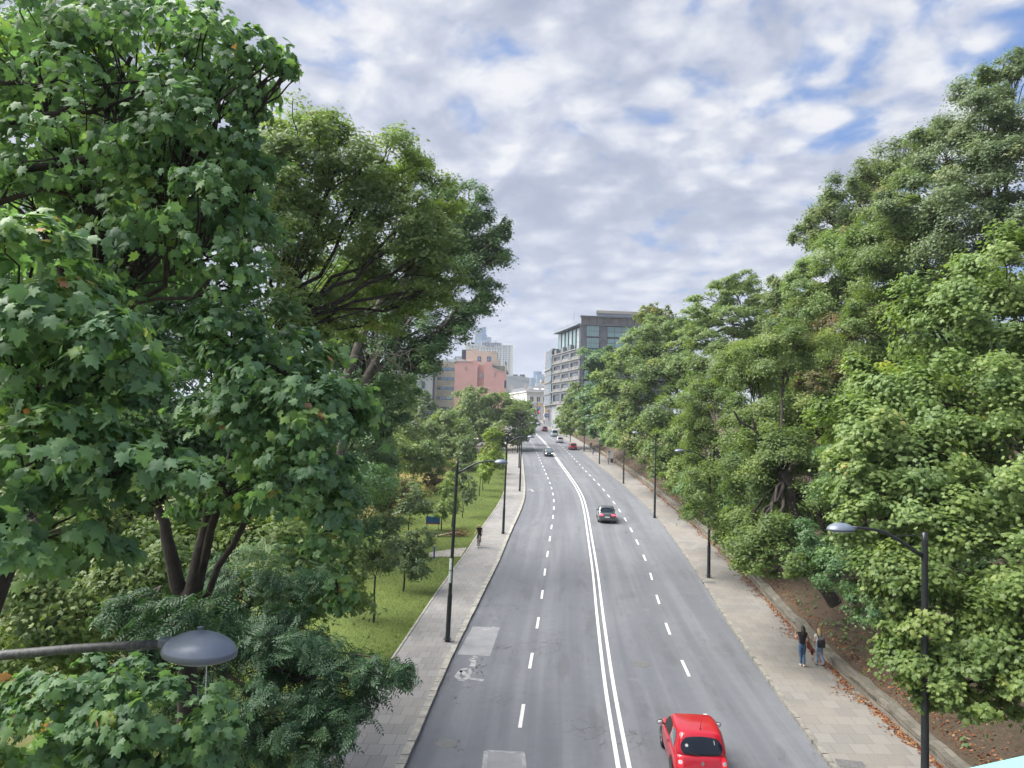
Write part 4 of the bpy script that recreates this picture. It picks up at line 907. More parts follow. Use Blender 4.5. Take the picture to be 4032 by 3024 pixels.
def office():
    b = empty('office_building', (18, 250, zr(250)), 0, 'dark stone and glass office block with glazed top storeys behind the right hand trees', 'building')
    def P(name, m, mat): o = m.build(name, M[mat], b); o.matrix_parent_inverse = b_inv; return o
    b.location = (0,0,0); b_inv = Matrix.Identity(4)
    N_ = (21.5, 236); Fr = (14.4, 265); Q = (52, 238.5); G = (12.8, 283)
    F1 = Face(Fr, N_); F2 = Face(N_, Q); F3 = Face(G, Fr)     # n points towards the road / viewer
    zb = 7.0
    m = MB()
    # core volume: extruded plan, lower block up to z 35
    plan = [N_, Q, (60, 275), (22, 300), G, Fr]
    m.prism([(x, y, zb) for x, y in plan][::-1], (0,0,17.0-zb)); P('base', m, 'base_stone')
    m = MB(); ins = 1.0
    pin = [(22.4,237.2),(51,239.8),(59,274),(23,298),(14.2,282.5),(15.6,265.2)]
    m.prism([(x, y, 17.0) for x, y in pin][::-1], (0,0,18.0)); P('wall', m, 'office_d')
    m = MB()      # piers and spandrels in dark stone
    zl = [17.4, 21.8, 25.1, 28.4, 31.7, 35.0]
    L = F1.L
    for z in zl: m = MB(); fbox(m, F1, 0, L, z-.95 if z > 18 else z-.4, z-.18, -1.0, 0); P('spandrel', m, 'office')
    bays = [(0, 1.5), (9.2, 11.0), (18.6, 20.4), (28.6, L)]
    for a0, a1 in bays: m = MB(); fbox(m, F1, a0, a1, 17, 34.9, -1.02, .03); P('pier', m, 'office')
    m = MB(); fbox(m, F2, 0, 1.3, 17, 34.9, -.9, .02); P('pier', m, 'office')
    m = MB()
    for z in zl: fbox(m, F1, -.4, L+.25, z-.18, z+.12, -1.1, .30 if z > 18 else .8)
    fbox(m, F1, 9, L+.8, 16.2, 17.0, -1.0, 1.0)
    P('ledge', m, 'ledge')
    for zi in range(5):
        z0 = zl[zi]+.12; z1 = zl[zi+1]-.95
        for (x0, x1) in ((1.5,9.2),(11.0,18.6),(20.4,28.6)):
            window(b, F1, x0+.15, x1-.15, z0, z1, -.45, 'glass_d' if rnd.random() < .6 else 'office_g', 6, 1, .3, 'office_d')
            for k in range(6):
                a = x0+.9+(x1-x0-1.6)*k/5; m = MB(); fbox(m, F1, a-.13, a+.13, z0, z0+.85, -.12, .08); P('planter', m, 'planter')
    # corner glazing on the viewer side
    for z0, z1 in ((17.5,21),(21.8,24.4),(25.2,27.8),(28.5,31.1),(31.8,34.6)):
        window(b, F2, 1.5, 9.5, z0, z1, .0, 'glass_t', 6, 1, .15, 'office'); window(b, F2, 11, 28, z0, z1, -.1, 'glass_d', 9, 1, .15, 'office')
    # glazed pavilion storeys
    m = MB(); pin2 = [(23.2,238.2),(51,240.6),(58,272),(24,294),(16.6,270)]
    m.prism([(x, y, 35.0) for x, y in pin2][::-1], (0,0,8.2)); P('upper_wall', m, 'office_d')
    T1 = Face((16.6,264.5), (22.2,240.3)); n = 6; Lt = T1.L
    for k in range(n):
        a0 = Lt*k/n+.1; a1 = Lt*(k+1)/n-.9; window(b, T1, a0, a1, 35.2, 42.3, .1, 'glass_p' if k % 2 else 'glass_t', 4, 3, .14, 'office')
        m = MB(); fbox(m, T1, a1+.25, a1+.75, 35.2, 42.6, -.1, .45); P('fin', m, 'office_d')
    for k in (0, 2, 4): m = MB(); a = Lt*k/n+2.5; fbox(m, T1, a-1.2, a+1.2, 35.1, 36.8, .8, 2.1); P('roof_box', m, 'office')
    T2 = Face((23.0,237.6), (51,240.0))
    m = MB()
    for a0, a1 in ((-1.3,.6),(4.6,7.3),(22.0,24.6)): m = MB(); fbox(m, T2, a0, a1, 35.1, 42.6, -.3, .35); P('pier', m, 'office')
    window(b, T2, .6, 4.6, 38.9, 42.4, .5, 'glass_t', 5, 2, .14, 'office'); window(b, T2, .6, 4.6, 35.1, 38.5, .5, 'glass_t', 5, 2, .14, 'office')
    window(b, T2, 7.4, 21.9, 38.9, 42.4, .1, 'glass_t', 6, 2, .22, 'office'); window(b, T2, 7.4, 21.9, 35.4, 38.5, .1, 'glass_t', 6, 2, .22, 'office')
    window(b, T2, 24.7, 28, 35.4, 42.0, .1, 'glass_t', 2, 3, .2, 'office')
    m = MB(); fbox(m, T2, -1.5, 29, 42.5, 43.0, -1, .8); fbox(m, T2, -1.5, 29, 45.2, 45.6, -1, 1.0)
    for k in range(12): a = -1.2+k*2.5; fbox(m, T2, a, a+.22, 43.0, 45.2, .2, .5)
    for k in (3, 8):
        for s in (0, 1):
            p = [T2(-1+k*2.5+s*2.3, .35, 43.1), T2(-1+k*2.5+(1-s)*2.3, .35, 45.1)]; m.tube(p, .07, 5)
    P('roof_truss', m, 'office')
    m = MB(); fbox(m, T2, -1.2, 28.5, 43.0, 45.2, -.6, .1); P('attic_band', m, 'ledge')
    m = MB()    # slatted canopy over the pavilions
    fbox(m, T1, -1.5, Lt+2.5, 42.9, 43.15, -2, 1.9); 
    for k in range(26): a = -1.3+k*(Lt+3.5)/26; fbox(m, T1, a, a+.2, 42.75, 42.9, -.2, 1.9)
    P('canopy', m, 'roofsteel')
    m = MB()
    for k in range(30): a = -1.3+k*(Lt+3.0)/30; m.tube([T1(a, 1.6, 43.15), T1(a, 1.6, 44.2)], .03, 4)
    for z in (43.5, 43.85, 44.2): m.tube([T1(-1.3, 1.6, z), T1(Lt+1.7, 1.6, z)], .03, 4)
    P('railing', m, 'roofsteel')
    m = MB(); pen = [(27.5,243),(56,245.5),(58,266),(30,272)]
    m.prism([(x, y, 43.0) for x, y in pen][::-1], (0,0,4.4)); P('penthouse', m, 'roofsteel')
    m = MB(); m.prism([(x, y, 47.4) for x, y in [(27.2,242.5),(42,243.9),(44,262),(30,265)]][::-1], (0,0,.9)); P('penthouse_cap', m, 'cream')
    m = MB(); m.tube([(20.4,248,44),(20.4,248,48.8)], .06, 5); m.tube([(23.6,246,44),(23.6,246,47.4)], .06, 5); m.tube([(29.3,244,48),(29.3,244,50.4)], .06, 5); m.tube([(18.8,255,43),(18.8,255,45.6),(18.5,255,46.1),(17.8,255,45.8)], .05, 5); P('mast', m, 'roofsteel')
    # chamfered lower wing at the far end
    m = MB(); m.prism([(x, y, 8.0) for x, y in [(14.3,265.3),(18,268),(20,296),(14,296),(12.8,283)]][::-1], (0,0,29.6)); P('corner_wing', m, 'office')
    for k, (z0, z1) in enumerate(((17.6,21.2),(21.6,25.4),(25.9,30.2),(30.6,37.0))):
        window(b, F3, 1, F3.L-3.2, z0, z1, .25, 'office_g', 5, 2, .25, 'office'); window(b, F3, F3.L-2.4, F3.L-.6, z0, z1, .25, 'glass_t', 1, 2, .18, 'office')
        m = MB(); fbox(m, F3, 0, F3.L, z0-.5, z0-.15, 0, .8); P('ledge', m, 'ledge')
    window(b, F3, F3.L-9, F3.L-5, 12, 15.8, .3, 'glass_d', 2, 1, .2, 'cap')
    return b
office()

def pink():
    Y = 230; s = Y/F
    b = empty('pink_building', (0,0,0), 0, 'tall pink gable wall with white anchor crosses beside beige strip windows', 'building')
    X_ = lambda px, yy=Y: (px-2016)/F*yy
    Z_ = lambda py, px=1890, yy=Y: at(px, py, yy).z
    fr = lambda a, d, z: Vector((a, Y-d, z))
    def bx(name, mat, px0, px1, zt, zb_=7.0, d=0, dep=9., yb=Y):
        m = MB(); m.box(X_(px0), X_(px1), yb-d, yb-d+dep, zb_, zt); return m.build(name, M[mat], b)
    z1 = Z_(1424, 1830)
    bx('wall', 'pink', 1789, 1878.5, z1, dep=14)
    bx('chimney', 'pink', 1856, 1876, Z_(1419,1866), z1, dep=3); bx('parapet_cap', 'cap', 1788, 1856, z1+.25, z1, d=.15, dep=3)
    m = MB(); zs = [(1878.5, 1443), (1890,1441), (1906,1433), (1906,1710), (1878.5,1710)]
    m.prism([(X_(p), Y+.9, Z_(q, p)) for p, q in zs], (0, 8, 0)); m.build('recessed_wall', M['pink2'], b)
    m = MB(); zs = [(1905,1431), (1911,1431), (1911,1425.5), (1936,1426.5), (1936,1446), (1992,1471), (1992,1712), (1905,1712)]
    m.prism([(X_(p), Y-.05, Z_(q, p)) for p, q in zs], (0, 12, 0)); m.build('gable_wall', M['pink'], b)
    m = MB(); m.prism([(X_(p), Y-.15, Z_(q, p)) for p, q in [(1936,1444.2),(1994,1469.5),(1994,1472.5),(1936,1447)]], (0, .5, 0)); m.build('gable_cap', M['cap'], b)
    m = MB(); m.box(X_(1986), X_(1993), Y-.1, Y+10, Z_(1525), Z_(1495)); m.build('downpipe', M['frame'], b)
    window(b, fr, X_(1885.5), X_(1898.5), Z_(1487), Z_(1469.5), -.85, 'glass_p', 1, 2, .1, 'cap')
    for px, y0, y1 in ((1828.5, 1439, 1451), (1945, 1458, 1477)):      # wall anchors
        m = MB(); m.box(X_(px)-.1, X_(px)+.1, Y-.2, Y-.07, Z_(y1,px), Z_(y0,px)); zc = Z_(y0+4,px); m.box(X_(px)-.32, X_(px)+.32, Y-.205, Y-.07, zc-.09, zc+.09); m.box(X_(px)-.25, X_(px)+.25, Y-.204, Y-.07, Z_(y1,px)-.1, Z_(y1,px)+.12); m.build('wall_anchor', M['cap'], b)
    m = MB(); m.prism([(X_(p), Y+1.5, Z_(q, p)) for p, q in [(1936,1438),(1985,1439.5),(1985,1464),(1936,1443)]], (0, 8, 0)); m.build('roof', M['roofgrey'], b)
    m = MB(); m.box(X_(1986), X_(1993), Y+1, Y+3, Z_(1470,1990), Z_(1434,1990)); m.box(X_(1987.5), X_(1991), Y+1.5, Y+2.3, Z_(1434,1990), Z_(1425,1990)); c = m.build('chimney', M['cream'], b)
    m = MB(); m.prism([(X_(p), Y+1.2, Z_(q, p)) for p, q in [(1986,1424),(1989,1423),(1994,1433),(1993,1450),(2002,1474),(1992,1472)]], (0, 1.2, 0)); m.build('flue', M['slate'], b)
    # beige penthouse set back
    Yp = 238; xp = lambda p: (p-2016)/F*Yp
    m = MB(); m.prism([(xp(p), Yp, at(p, q, Yp).z) for p, q in [(1832,1379.5),(1855,1379.5),(1855,1373),(1877.5,1374),(1878,1382),(1955.5,1385),(1955.5,1413),(1964,1414),(1964,1470),(1832,1470)]], (0, 12, 0)); m.build('penthouse', M['cream'], b)
    f2 = lambda a, d, z: Vector((a, Yp-d, z))
    for p0, p1 in ((1877.5,1891), (1915.5,1929.5)): window(b, f2, xp(p0), xp(p1), at(p0,1422.5,Yp).z, at(p0,1404,Yp).z, .0, 'glass_b', 1, 1, .35, 'frame')
    m = MB(); m.prism([(xp(p), Yp+.5, at(p, q, Yp).z) for p, q in [(1814.5,1376),(1854,1377),(1854,1379.6),(1831,1379.6),(1831,1410),(1814.5,1410)]], (0, 8, 0)); m.build('dark_roof_box', M['frame'], b)
    m = MB(); m.box(xp(1785), xp(1831), Yp+2, Yp+9, 24, at(1800,1412,Yp).z); m.box(xp(1794), xp(1814), Yp+3, Yp+9, 26, at(1800,1399,Yp).z); m.build('roof_terrace', M['greywall'], b)
    m = MB()
    for p in range(1745, 1832, 9): m.tube([(xp(p), Yp-2, z1-.3), (xp(p), Yp-2, z1+1.2)], .03, 4)
    m.box(xp(1740), xp(1830), Yp-2.03, Yp-1.98, z1+.2, z1+1.1); m.build('glass_railing', M['glass_p'], b)
    # beige brick wing with strip windows
    m = MB(); m.prism([(X_(p), Y+.35, Z_(q, p)) for p, q in [(1720,1420),(1789,1424),(1789,1712),(1716,1712)]], (0, 14, 0)); m.build('brick_wing', M['beige'], b)
    for k, (y0, y1) in enumerate(((1447,1458),(1485,1496),(1523.5,1534.5),(1562,1573),(1602,1613))):
        x0, x1, x2, x3 = 1722-k*1.4, 1736-k*1.4, 1761.5-k*1.1, 1787-k*.9
        f3 = lambda a, d, z: Vector((a, Y+.35-d, z))
        window(b, f3, X_(x0), X_(x1), Z_(y1,1750), Z_(y0,1750), -.05, 'glass_d', 1, 1, .1, name='window'); window(b, f3, X_(x1), X_(x3), Z_(y1,1750), Z_(y0,1750), -.05, 'glass_b' if k < 4 else 'glass_d', 2, 1, .16, name='window')
    m = MB(); m.prism([(X_(p), Y-.6, Z_(q, p)) for p, q in [(1712,1425),(1722,1425),(1717,1712),(1706,1712)]], (0, 10, 0)); m.build('column', M['cream'], b)
    return b
pink()
def grey_wing():
    Y = 228; b = empty('apartment_building', (0,0,0), 0, 'pale grey panelled apartment block with balconies left of the beige strip windows', 'building')
    X_ = lambda px: (px-2016)/F*Y
    Z_ = lambda py, px=1680: at(px, py, Y).z
    fr = lambda a, d, z: Vector((a, Y-d, z))
    m = MB(); m.box(X_(1640), X_(1706), Y, Y+14, 7, Z_(1400)); m.build('wall', M['greywall'], b)
    m = MB(); m.box(X_(1560), X_(1652), Y+2, Y+14, 7, Z_(1425)); m.build('recessed_wall', M['white_b'], b)
    m = MB(); m.box(X_(1704), X_(1709), Y-.3, Y+5, 7, Z_(1430)); m.build('dark_strip', M['frame'], b)
    for k in range(5):
        y0 = 1424+k*39; window(b, fr, X_(1662.5-k), X_(1674-k), Z_(y0+27), Z_(y0), .02, 'glass_d', 1, 1, .12)
        m = MB(); m.box(X_(1600), X_(1652), Y-.6, Y+2, Z_(y0+26), Z_(y0+24)); m.box(X_(1600), X_(1652), Y-.6, Y-.45, Z_(y0+39), Z_(y0+36)); s_ = m.build('balcony', M['white_b'], b)
        m = MB(); m.box(X_(1602), X_(1650), Y-.5, Y-.48, Z_(y0+37), Z_(y0+27)); m.build('balcony_panel', M['balcony'], s_)
        f3 = lambda a, d, z: Vector((a, Y+2-d, z)); window(b, f3, X_(1608), X_(1645), Z_(y0+24), Z_(y0+2), .02, 'glass_d', 3, 1, .2)
    m = MB(); m.box(X_(1660), X_(1704), Y-.4, Y+3, 7, Z_(1568)); m.build('ground_floor', M['glass_d'], b)
grey_wing()
def white_house():
    b = empty('corner_house', (0,0,0), 0, 'white corner house with dark slate roof and skylights at the top of the street', 'building')
    Y = 400; k = at(2073, 1600, Y); xc = k.x; zt = at(2073, 1541, Y).z; z0 = 10.
    x1 = at(2150,1600,Y).x; xl, yl = at(2006,1600,430).x, 445
    FR = Face((xc, Y), (x1, Y+1)); FL = Face((xl, yl), (xc, Y))
    m = MB(); m.prism([(xc,Y,z0),(x1,Y+1,z0),(x1,Y+40,z0),(xl,yl+20,z0),(xl,yl,z0)][::-1], (0,0,zt-z0)); m.build('wall', M['white_b'], b)
    m = MB()
    for f in (FR, FL):
        fbox(m, f, -.3, f.L+.3, zt-.3, zt+.35, -.2, .7); fbox(m, f, 0, f.L, zt-1.5, zt-1.25, -.2, .25); fbox(m, f, 0, f.L, zt-6.3, zt-5.9, -.2, .4); fbox(m, f, 0, f.L, zt-7.9, zt-7.7, -.2, .2)
    m.build('cornice', M['white_b'], b)
    m = MB(); zr_ = zt+3.3
    A = [(xc-.4,Y-.6,zt+.36),(x1,Y+.4,zt+.36),(x1,Y+30,zt+.36),(xl,yl+14,zt+.36),(xl-.4,yl-.4,zt+.36)]; T_ = [(xc+3,Y+9,zr_),(x1,Y+9,zr_),(x1,Y+20,zr_),(xl+4,yl+9,zr_),(xl+2,yl+7,zr_)]
    m.add(A+T_, [(0,1,6,5),(1,2,7,6),(2,3,8,7),(3,4,9,8),(4,0,5,9),(5,6,7,8,9)]); rf = m.build('roof', M['slate'], b)
    nrm_ = (Vector(A[1])-Vector(A[0])).cross(Vector(T_[0])-Vector(A[0])).normalized()
    for u, v in ((.42,.3),(.53,.3),(.83,.28)):
        p = Vector(A[0]).lerp(Vector(A[1]), u).lerp(Vector(T_[0]).lerp(Vector(T_[1]), u), v); e = (Vector(A[1])-Vector(A[0])).normalized(); q = nrm_.cross(e)
        m = MB(); c = [p-e*.8, p+e*.8, p+e*.5+q*2.0, p-e*1.1+q*2.0]; c = [x-nrm_*.15*(-1 if nrm_.z > 0 else 1) for x in c]; m.add(c, [(0,1,2,3)]); m.build('skylight', M['planter'], rf)
    m = MB(); m.box(xc+5, xc+10.5, Y+9.5, Y+14, zr_-1, zr_+1.8); m.build('roof_house', M['white_b'], b)
    m = MB(); m.box(xc-1.3, xc+.1, Y+13, Y+15, zr_-1, zr_+1.6); m.box(xc-9,xc-7.5,Y+20,Y+22,zr_-2,zr_+.8); m.build('chimney', M['cap'], b)
    for i in range(4):
        a = 1.8+i*3.6
        if a < FR.L-1: window(b, FR, a, a+1.9, zt-5.4, zt-2.7, .02, 'glass_d', 2, 1, .3, 'cream'); window(b, FR, a+.2, a+1.7, zt-12, zt-9, .02, 'glass_d', 1, 1, .3, 'white_b')
    for i in range(8):
        a = FL.L-3-i*5; 
        if a > 0: window(b, FL, a-2.2, a, zt-5.4, zt-2.7, .02, 'glass_d', 1, 1, .4, 'white_b')
white_house()
def far_blocks():
    def slab(name, lab, mat, px0, px1, pyt, Y, dep=20, zb=8., cat='building'):
        b = empty(name, (0,0,0), 0, lab, cat); x0, x1 = (px0-2016)/F*Y, (px1-2016)/F*Y; zt = at((px0+px1)/2, pyt, Y).z
        m = MB(); m.box(x0, x1, Y, Y+dep, zb, zt); m.build('wall', M[mat], b); return b, x0, x1, zt
    b, x0, x1, zt = slab('blank_block', 'pale grey blank fire wall rising behind the white corner house', 'greywall', 1991, 2086, 1486, 520)
    m = MB(); m.prism([(x0,519.8,zt-.2),(x0,519.8,at(1991,1479,520).z),(at(2040,1480,520).x,519.8,at(2040,1479.5,520).z),(x1,519.8,at(2086,1488,520).z),(x1,519.8,zt-3)], (0,18,0)); m.build('parapet', M['greywall'], b)
    m = MB()
    for px in (2025, 2034, 2052, 2062): q = at(px, 1476, 524); m = MB(); m.box(q.x-.9, q.x+.9, 524, 526, q.z-2, q.z+.3); m.build('roof_unit', M['slate'], b)
    b, x0, x1, zt = slab('glass_block', 'pale glass office block at the end of the street', 'tower2', 2088, 2126, 1487, 900)
    b, x0, x1, zt = slab('glass_block', 'stepped pale glass block right against the dark office corner', 'tower2', 2112, 2160, 1474, 850)
    m = MB(); m.box(at(2129,1495,840).x, at(2135,1495,840).x, 840, 849, 8, at(2132,1494,840).z); m.build('stair_tower', M['white_b'], b)
    b, x0, x1, zt = slab('round_tower', 'small round topped deep blue glass tower on the skyline', 'tower', 2099, 2132, 1466, 1300)
    m = MB(); r = (x1-x0)/2; m.lathe([(r, zt-30), (r, zt), (r*.97, zt+1.5), (0, zt+2)], 24, 1, .5, ((x0+x1)/2, 1300, 0)); m.build('crown', M['tower'], b)
    b, x0, x1, zt = slab('ochre_house', 'sunny ochre townhouse squeezed beside the dark office building', 'ochre', 2148.5, 2156, 1385, 300, 10)
    fr = Face((x0-.1, 310), (x0, 300))
    m = MB()
    for z in range(14, 38, 4): fbox(m, fr, 1, 9, z, z+.3, 0, .3)
    m.build('balcony', M['cream'], b)
    for z in range(15, 38, 4):
        f = lambda a, d, zz: Vector((a, 300-d, zz)); window(b, f, x0+.3, x0+.9, z, z+2.2, .02, 'glass_d')
    b, x0, x1, zt = slab('ochre_roof_house', 'small house with an orange tiled roof above the white corner house', 'white_b', 2127, 2160, 1512, 470, 10)
    m = MB(); m.prism([(x0-.5,469,zt),(x1+.5,469,zt),(x1,469,zt+2.3),(x0+2,469,zt+2.3)], (0,10,0)); m.build('roof', M['ochre'], b)
far_blocks()
def glass_tower():
    Y = 1120; b = empty('glass_tower', (0,0,0), 0, 'stepped blue glass tower rising behind the white hotel slab', 'tower')
    X_ = lambda px: (px-2016)/F*Y
    for nm, p0, p1, yt, mt, dd in (('shaft',1864,1894,1290,'tower2',0),('shaft',1892,1907,1289,'tower',-3),('side_block',1893,1911,1318,'tower',-6),('side_block',1908,1929,1328,'tower2',-4),('lower_block',1865,1912,1342,'tower2',-9)):
        m = MB(); m.box(X_(p0), X_(p1), Y+dd, Y+30+dd, 10, at(p0, yt, Y).z); m.build(nm, M[mt], b)
    m = MB()
    for k in range(4): z = at(1880, 1302+k*14, Y).z; m.box(X_(1864), X_(1893), Y-.6, Y-.1, z, z+.9)
    for k in range(5): x = X_(1866+k*6); m.box(x, x+.5, Y-.5, Y-.1, 20, at(1880,1292,Y).z)
    m.build('mullion', M['roofsteel'], b)
glass_tower()
def hotel():
    Y = 1000; b = empty('hotel', (0,0,0), 0, 'tall white hotel slab with rows of small windows and big blue rooftop letters', 'building')
    X_ = lambda px: (px-2016)/F*Y
    fr = lambda a, d, z: Vector((a, Y-d, z)); x0, x1 = X_(1833), X_(2015.5); zt = at(1920, 1358, Y).z
    m = MB(); m.box(x0, x1-1.6, Y, Y+16, 10, zt); m.build('wall', M['hotel'], b)
    m = MB(); m.box(x1-1.6, x1+.6, Y-.5, Y+16.5, 10, zt+.4); m.box(x0-2.2, x0, Y-.5, Y+16.5, 10, zt+.4); m.build('end_wall', M['hotel_y'], b)
    m = MB(); m.box(X_(1888), X_(1974), Y-.6, Y+8, zt-3.5, at(1930,1349,Y).z); m.build('roof_storey', M['hotel'], b)
    m = MB(); m.box(x0, x1, Y-.4, Y+.1, zt-.5, zt+.3); m.box(X_(1857), X_(1888), Y-.5, Y, zt-2.6, zt-1.7); m.build('parapet', M['hotel'], b)
    m = MB()
    for px in (1947, 1951, 1954): q = at(px, 1343, Y+4); m.tube([(q.x, Y+4, q.z-4), (q.x, Y+4, q.z+1.2)], .35, 5)
    m.build('mast', M['roofsteel'], b)
    wm = MB(); wm.box(0, 1.55, -.1, .0, 0, 1.25); wme = wm.mesh('window'); wme.materials.append(M['frame'])
    pm_ = MB(); pm_.box(.12, .7, -.14, -.1, .12, 1.13); pm_.box(.85, 1.43, -.14, -.1, .12, 1.13); pme = pm_.mesh('pane'); pme.materials.append(M['glass_d'])
    cols = [1852, 1861.5, 1874.5, 1884, 1897, 1906.5, 1919.5, 1929, 1941, 1950.5, 1962.5, 1971.5, 1984.5, 1993.5, 2006]
    cells = []
    for r in range(13):
        for c_, px in enumerate(cols):
            q = at(px-r*.25, 1366+r*8.35+(px-1935)*.0045, Y)
            vis = (r < 2) or px > 1955+(0 if r < 6 else 8)+(20 if r > 10 else 0)
            cells.append((vis, q))
    cells.sort(key=lambda t: not t[0]); rest = MB()
    for i, (vis, q) in enumerate(cells):
        if i < 100:
            o = bpy.data.objects.new('window', wme); C.objects.link(o); o.parent = b; o.location = (q.x-.78, Y, q.z-.6)
        else: rest.box(q.x-.78, q.x+.78, Y-.1, Y, q.z-.6, q.z+.65)
    o = rest.build('windows', M['frame'], b); o['kind'] = 'stuff'
    # rooftop lettering: six separate letters
    cu = []
    xs_ = [1894.5, 1907, 1918.5, 1929, 1941, 1951.5, 1961]
    for ch, px, hgt in zip('NOVOTEL', xs_, (1.28,1,1,1,1,1,1)):
        cv = bpy.data.curves.new('letter', 'FONT'); cv.body = ch; cv.size = 5.4*hgt; cv.extrude = .3; cv.offset = .16
        o = bpy.data.objects.new('letter', cv); C.objects.link(o); me = bpy.data.meshes.new_from_object(o.evaluated_get(bpy.context.evaluated_depsgraph_get())); bpy.data.objects.remove(o)
        me.materials.clear(); me.materials.append(M['sign_b']); o = bpy.data.objects.new('letter', me); C.objects.link(o); o.parent = b
        o.location = (X_(px), Y-1.2, at(px, 1359.5+(px-1895)*.026*0, Y).z-0.3); o.rotation_euler = (math.pi/2, 0, 0)
    m = MB(); q0 = at(1916,1363,Y); q1 = at(1949,1363.5,Y)
    for k in range(11):
        if k == 5: continue
        a = q0.x+(q1.x-q0.x)*k/11; m.box(a, a+.7, Y-1.1, Y-.7, q0.z-.6, q0.z+.5)
    m.build('lettering', M['sign_b'], b)
hotel()
# ------------------------------------------------------------------ vehicles
def paint(name, col, rough=.28, metal=.0): return pm(name, col, rough, metal, .5, coat=.8)
M['car_red'] = paint('car_red', (.42,.003,.017)); M['car_red2'] = paint('car_dark_red', (.17,.008,.016)); M['car_red3'] = paint('car_wine', (.13,.008,.016))
M['car_grey'] = paint('car_grey', (.13,.14,.145), .22, .6); M['car_black'] = paint('car_night_blue', (.014,.02,.035)); M['car_silver'] = paint('car_silver', (.50,.52,.55), .3, .5)
M['car_teal'] = paint('car_teal', (.34,.44,.45), .35, .3); M['car_white'] = paint('car_white', (.75,.75,.75))
M['tyre'] = pm('tyre', (.018,.018,.018), .85); M['rim'] = pm('rim', (.42,.43,.45), .35, .8); M['trim'] = pm('black_trim', (.02,.02,.022), .55)
M['carglass'] = pm('car_glass', (.008,.014,.024), .06, spec=.5); M['carglass_l'] = pm('car_glass_light', (.10,.14,.15), .08, spec=.9); M['chrome'] = pm('chrome', (.75,.75,.77), .15, 1)
M['tail'] = pm('tail_light', (.45,.01,.015), .25, emit=(1,.03,.06), es=.35); M['tail_on'] = pm('tail_light_lit', (.6,.01,.015), .25, emit=(1,.03,.06), es=3.5)
M['clear'] = pm('clear_lamp', (.55,.56,.58), .15); M['head_on'] = pm('headlight_lit', (.9,.9,.85), .2, emit=(1,.96,.85), es=2.2); M['plate'] = pm('number_plate', (.62,.63,.62), .5); M['seat'] = pm('car_interior', (.012,.012,.014), .9)
M['indic'] = pm('indicator', (.6,.25,.05), .3)

class Box:
    """rounded box whose six faces are bent by a shaping function"""
    def __init__(s, sx, sy, sz, r, fn, seg=10, drop=False): s.h = Vector((sx/2, sy/2, sz/2)); s.r = r; s.fn = fn; s.seg = seg
    def rnd_(s, p):
        r = s.r; q = Vector([max(-s.h[i]+r, min(s.h[i]-r, p[i])) for i in range(3)]); d = p-q
        if d.length > 1e-6: p = q+d.normalized()*min(r, d.length) if sum(abs(x) > 1e-6 for x in d) > 1 else p
        return s.fn(p)
    def cube(s, face, u, v):
        ax = {'x': 0, 'y': 1, 'z': 2}[face[1]]; sg = 1 if face[0] == '+' else -1; o = [i for i in range(3) if i != ax]
        p = Vector((0,0,0)); p[ax] = sg*s.h[ax]; p[o[0]] = u*s.h[o[0]]; p[o[1]] = v*s.h[o[1]]; return p
    def mesh(s, m):
        n = s.seg
        def tt(i, h):    # denser samples near the rounded edges
            t = -1+2*i/n; k = s.r/h; return max(-1, min(1, t))
        ts = {}
        for ax in range(3):
            k = min(.45, s.r/s.h[ax]); e = [-1, -1+k*.25, -1+k*.55, -1+k]; ts[ax] = e+[(-1+k)+(2-2*k)*j/(n) for j in range(1, n)]+[-x for x in e[::-1]]
        for face in ('+x','-x','+y','-y','+z','-z'):
            ax = {'x': 0, 'y': 1, 'z': 2}[face[1]]; o = [i for i in range(3) if i != ax]; U, V = ts[o[0]], ts[o[1]]
            pts = [s.rnd_(s.cube(face, u, v)) for v in V for u in U]; nu = len(U); fs = []
            flip = (face[0] == '-') ^ (ax == 1)
            for j in range(len(V)-1):
                for i in range(nu-1):
                    q = (j*nu+i, j*nu+i+1, (j+1)*nu+i+1, (j+1)*nu+i); fs.append(q[::-1] if flip else q)
            m.add(pts, fs)
    def patch(s, m, face, u0, u1, v0, v1, off=.006, n=8, rr=.18, warp=None):
        """rounded patch lying on a face"""
        out = []; 
        def S(u, v):
            if warp: u, v = warp(u, v)
            p = s.rnd_(s.cube(face, u, v)); e = .02
            a = s.rnd_(s.cube(face, min(1,u+e), v))-s.rnd_(s.cube(face, max(-1,u-e), v)); b = s.rnd_(s.cube(face, u, min(1,v+e)))-s.rnd_(s.cube(face, u, max(-1,v-e)))
            nn = a.cross(b); nn = nn.normalized() if nn.length > 1e-9 else Vector((0,0,1))
            ax = {'x': 0, 'y': 1, 'z': 2}[face[1]]; sg = 1 if face[0] == '+' else -1
            if nn[ax]*sg < 0: nn = -nn
            return p+nn*off
        N_ = n; pts = []; 
        for j in range(N_+1):
            for i in range(N_+1):
                a, b = -1+2*i/N_, -1+2*j/N_
                # square -> rounded square
                k = rr; x = a*math.sqrt(max(0, 1-k*b*b)) ; y = b*math.sqrt(max(0, 1-k*a*a))
                pts.append(S(u0+(u1-u0)*(x+1)/2, v0+(v1-v0)*(y+1)/2))
        fs = [(j*(N_+1)+i, j*(N_+1)+i+1, (j+1)*(N_+1)+i+1, (j+1)*(N_+1)+i) for j in range(N_) for i in range(N_)]
        flip = (face[0] == '-') ^ (face[1] == 'y')
        m.add(pts, [f[::-1] if flip else f for f in fs])
def weld(o):
    import bmesh
    bm = bmesh.new(); bm.from_mesh(o.data); bmesh.ops.remove_doubles(bm, verts=bm.verts, dist=.004); bmesh.ops.recalc_face_normals(bm, faces=bm.faces); bm.to_mesh(o.data); bm.free()
    o.data.polygons.foreach_set('use_smooth', [True]*len(o.data.polygons)); return o
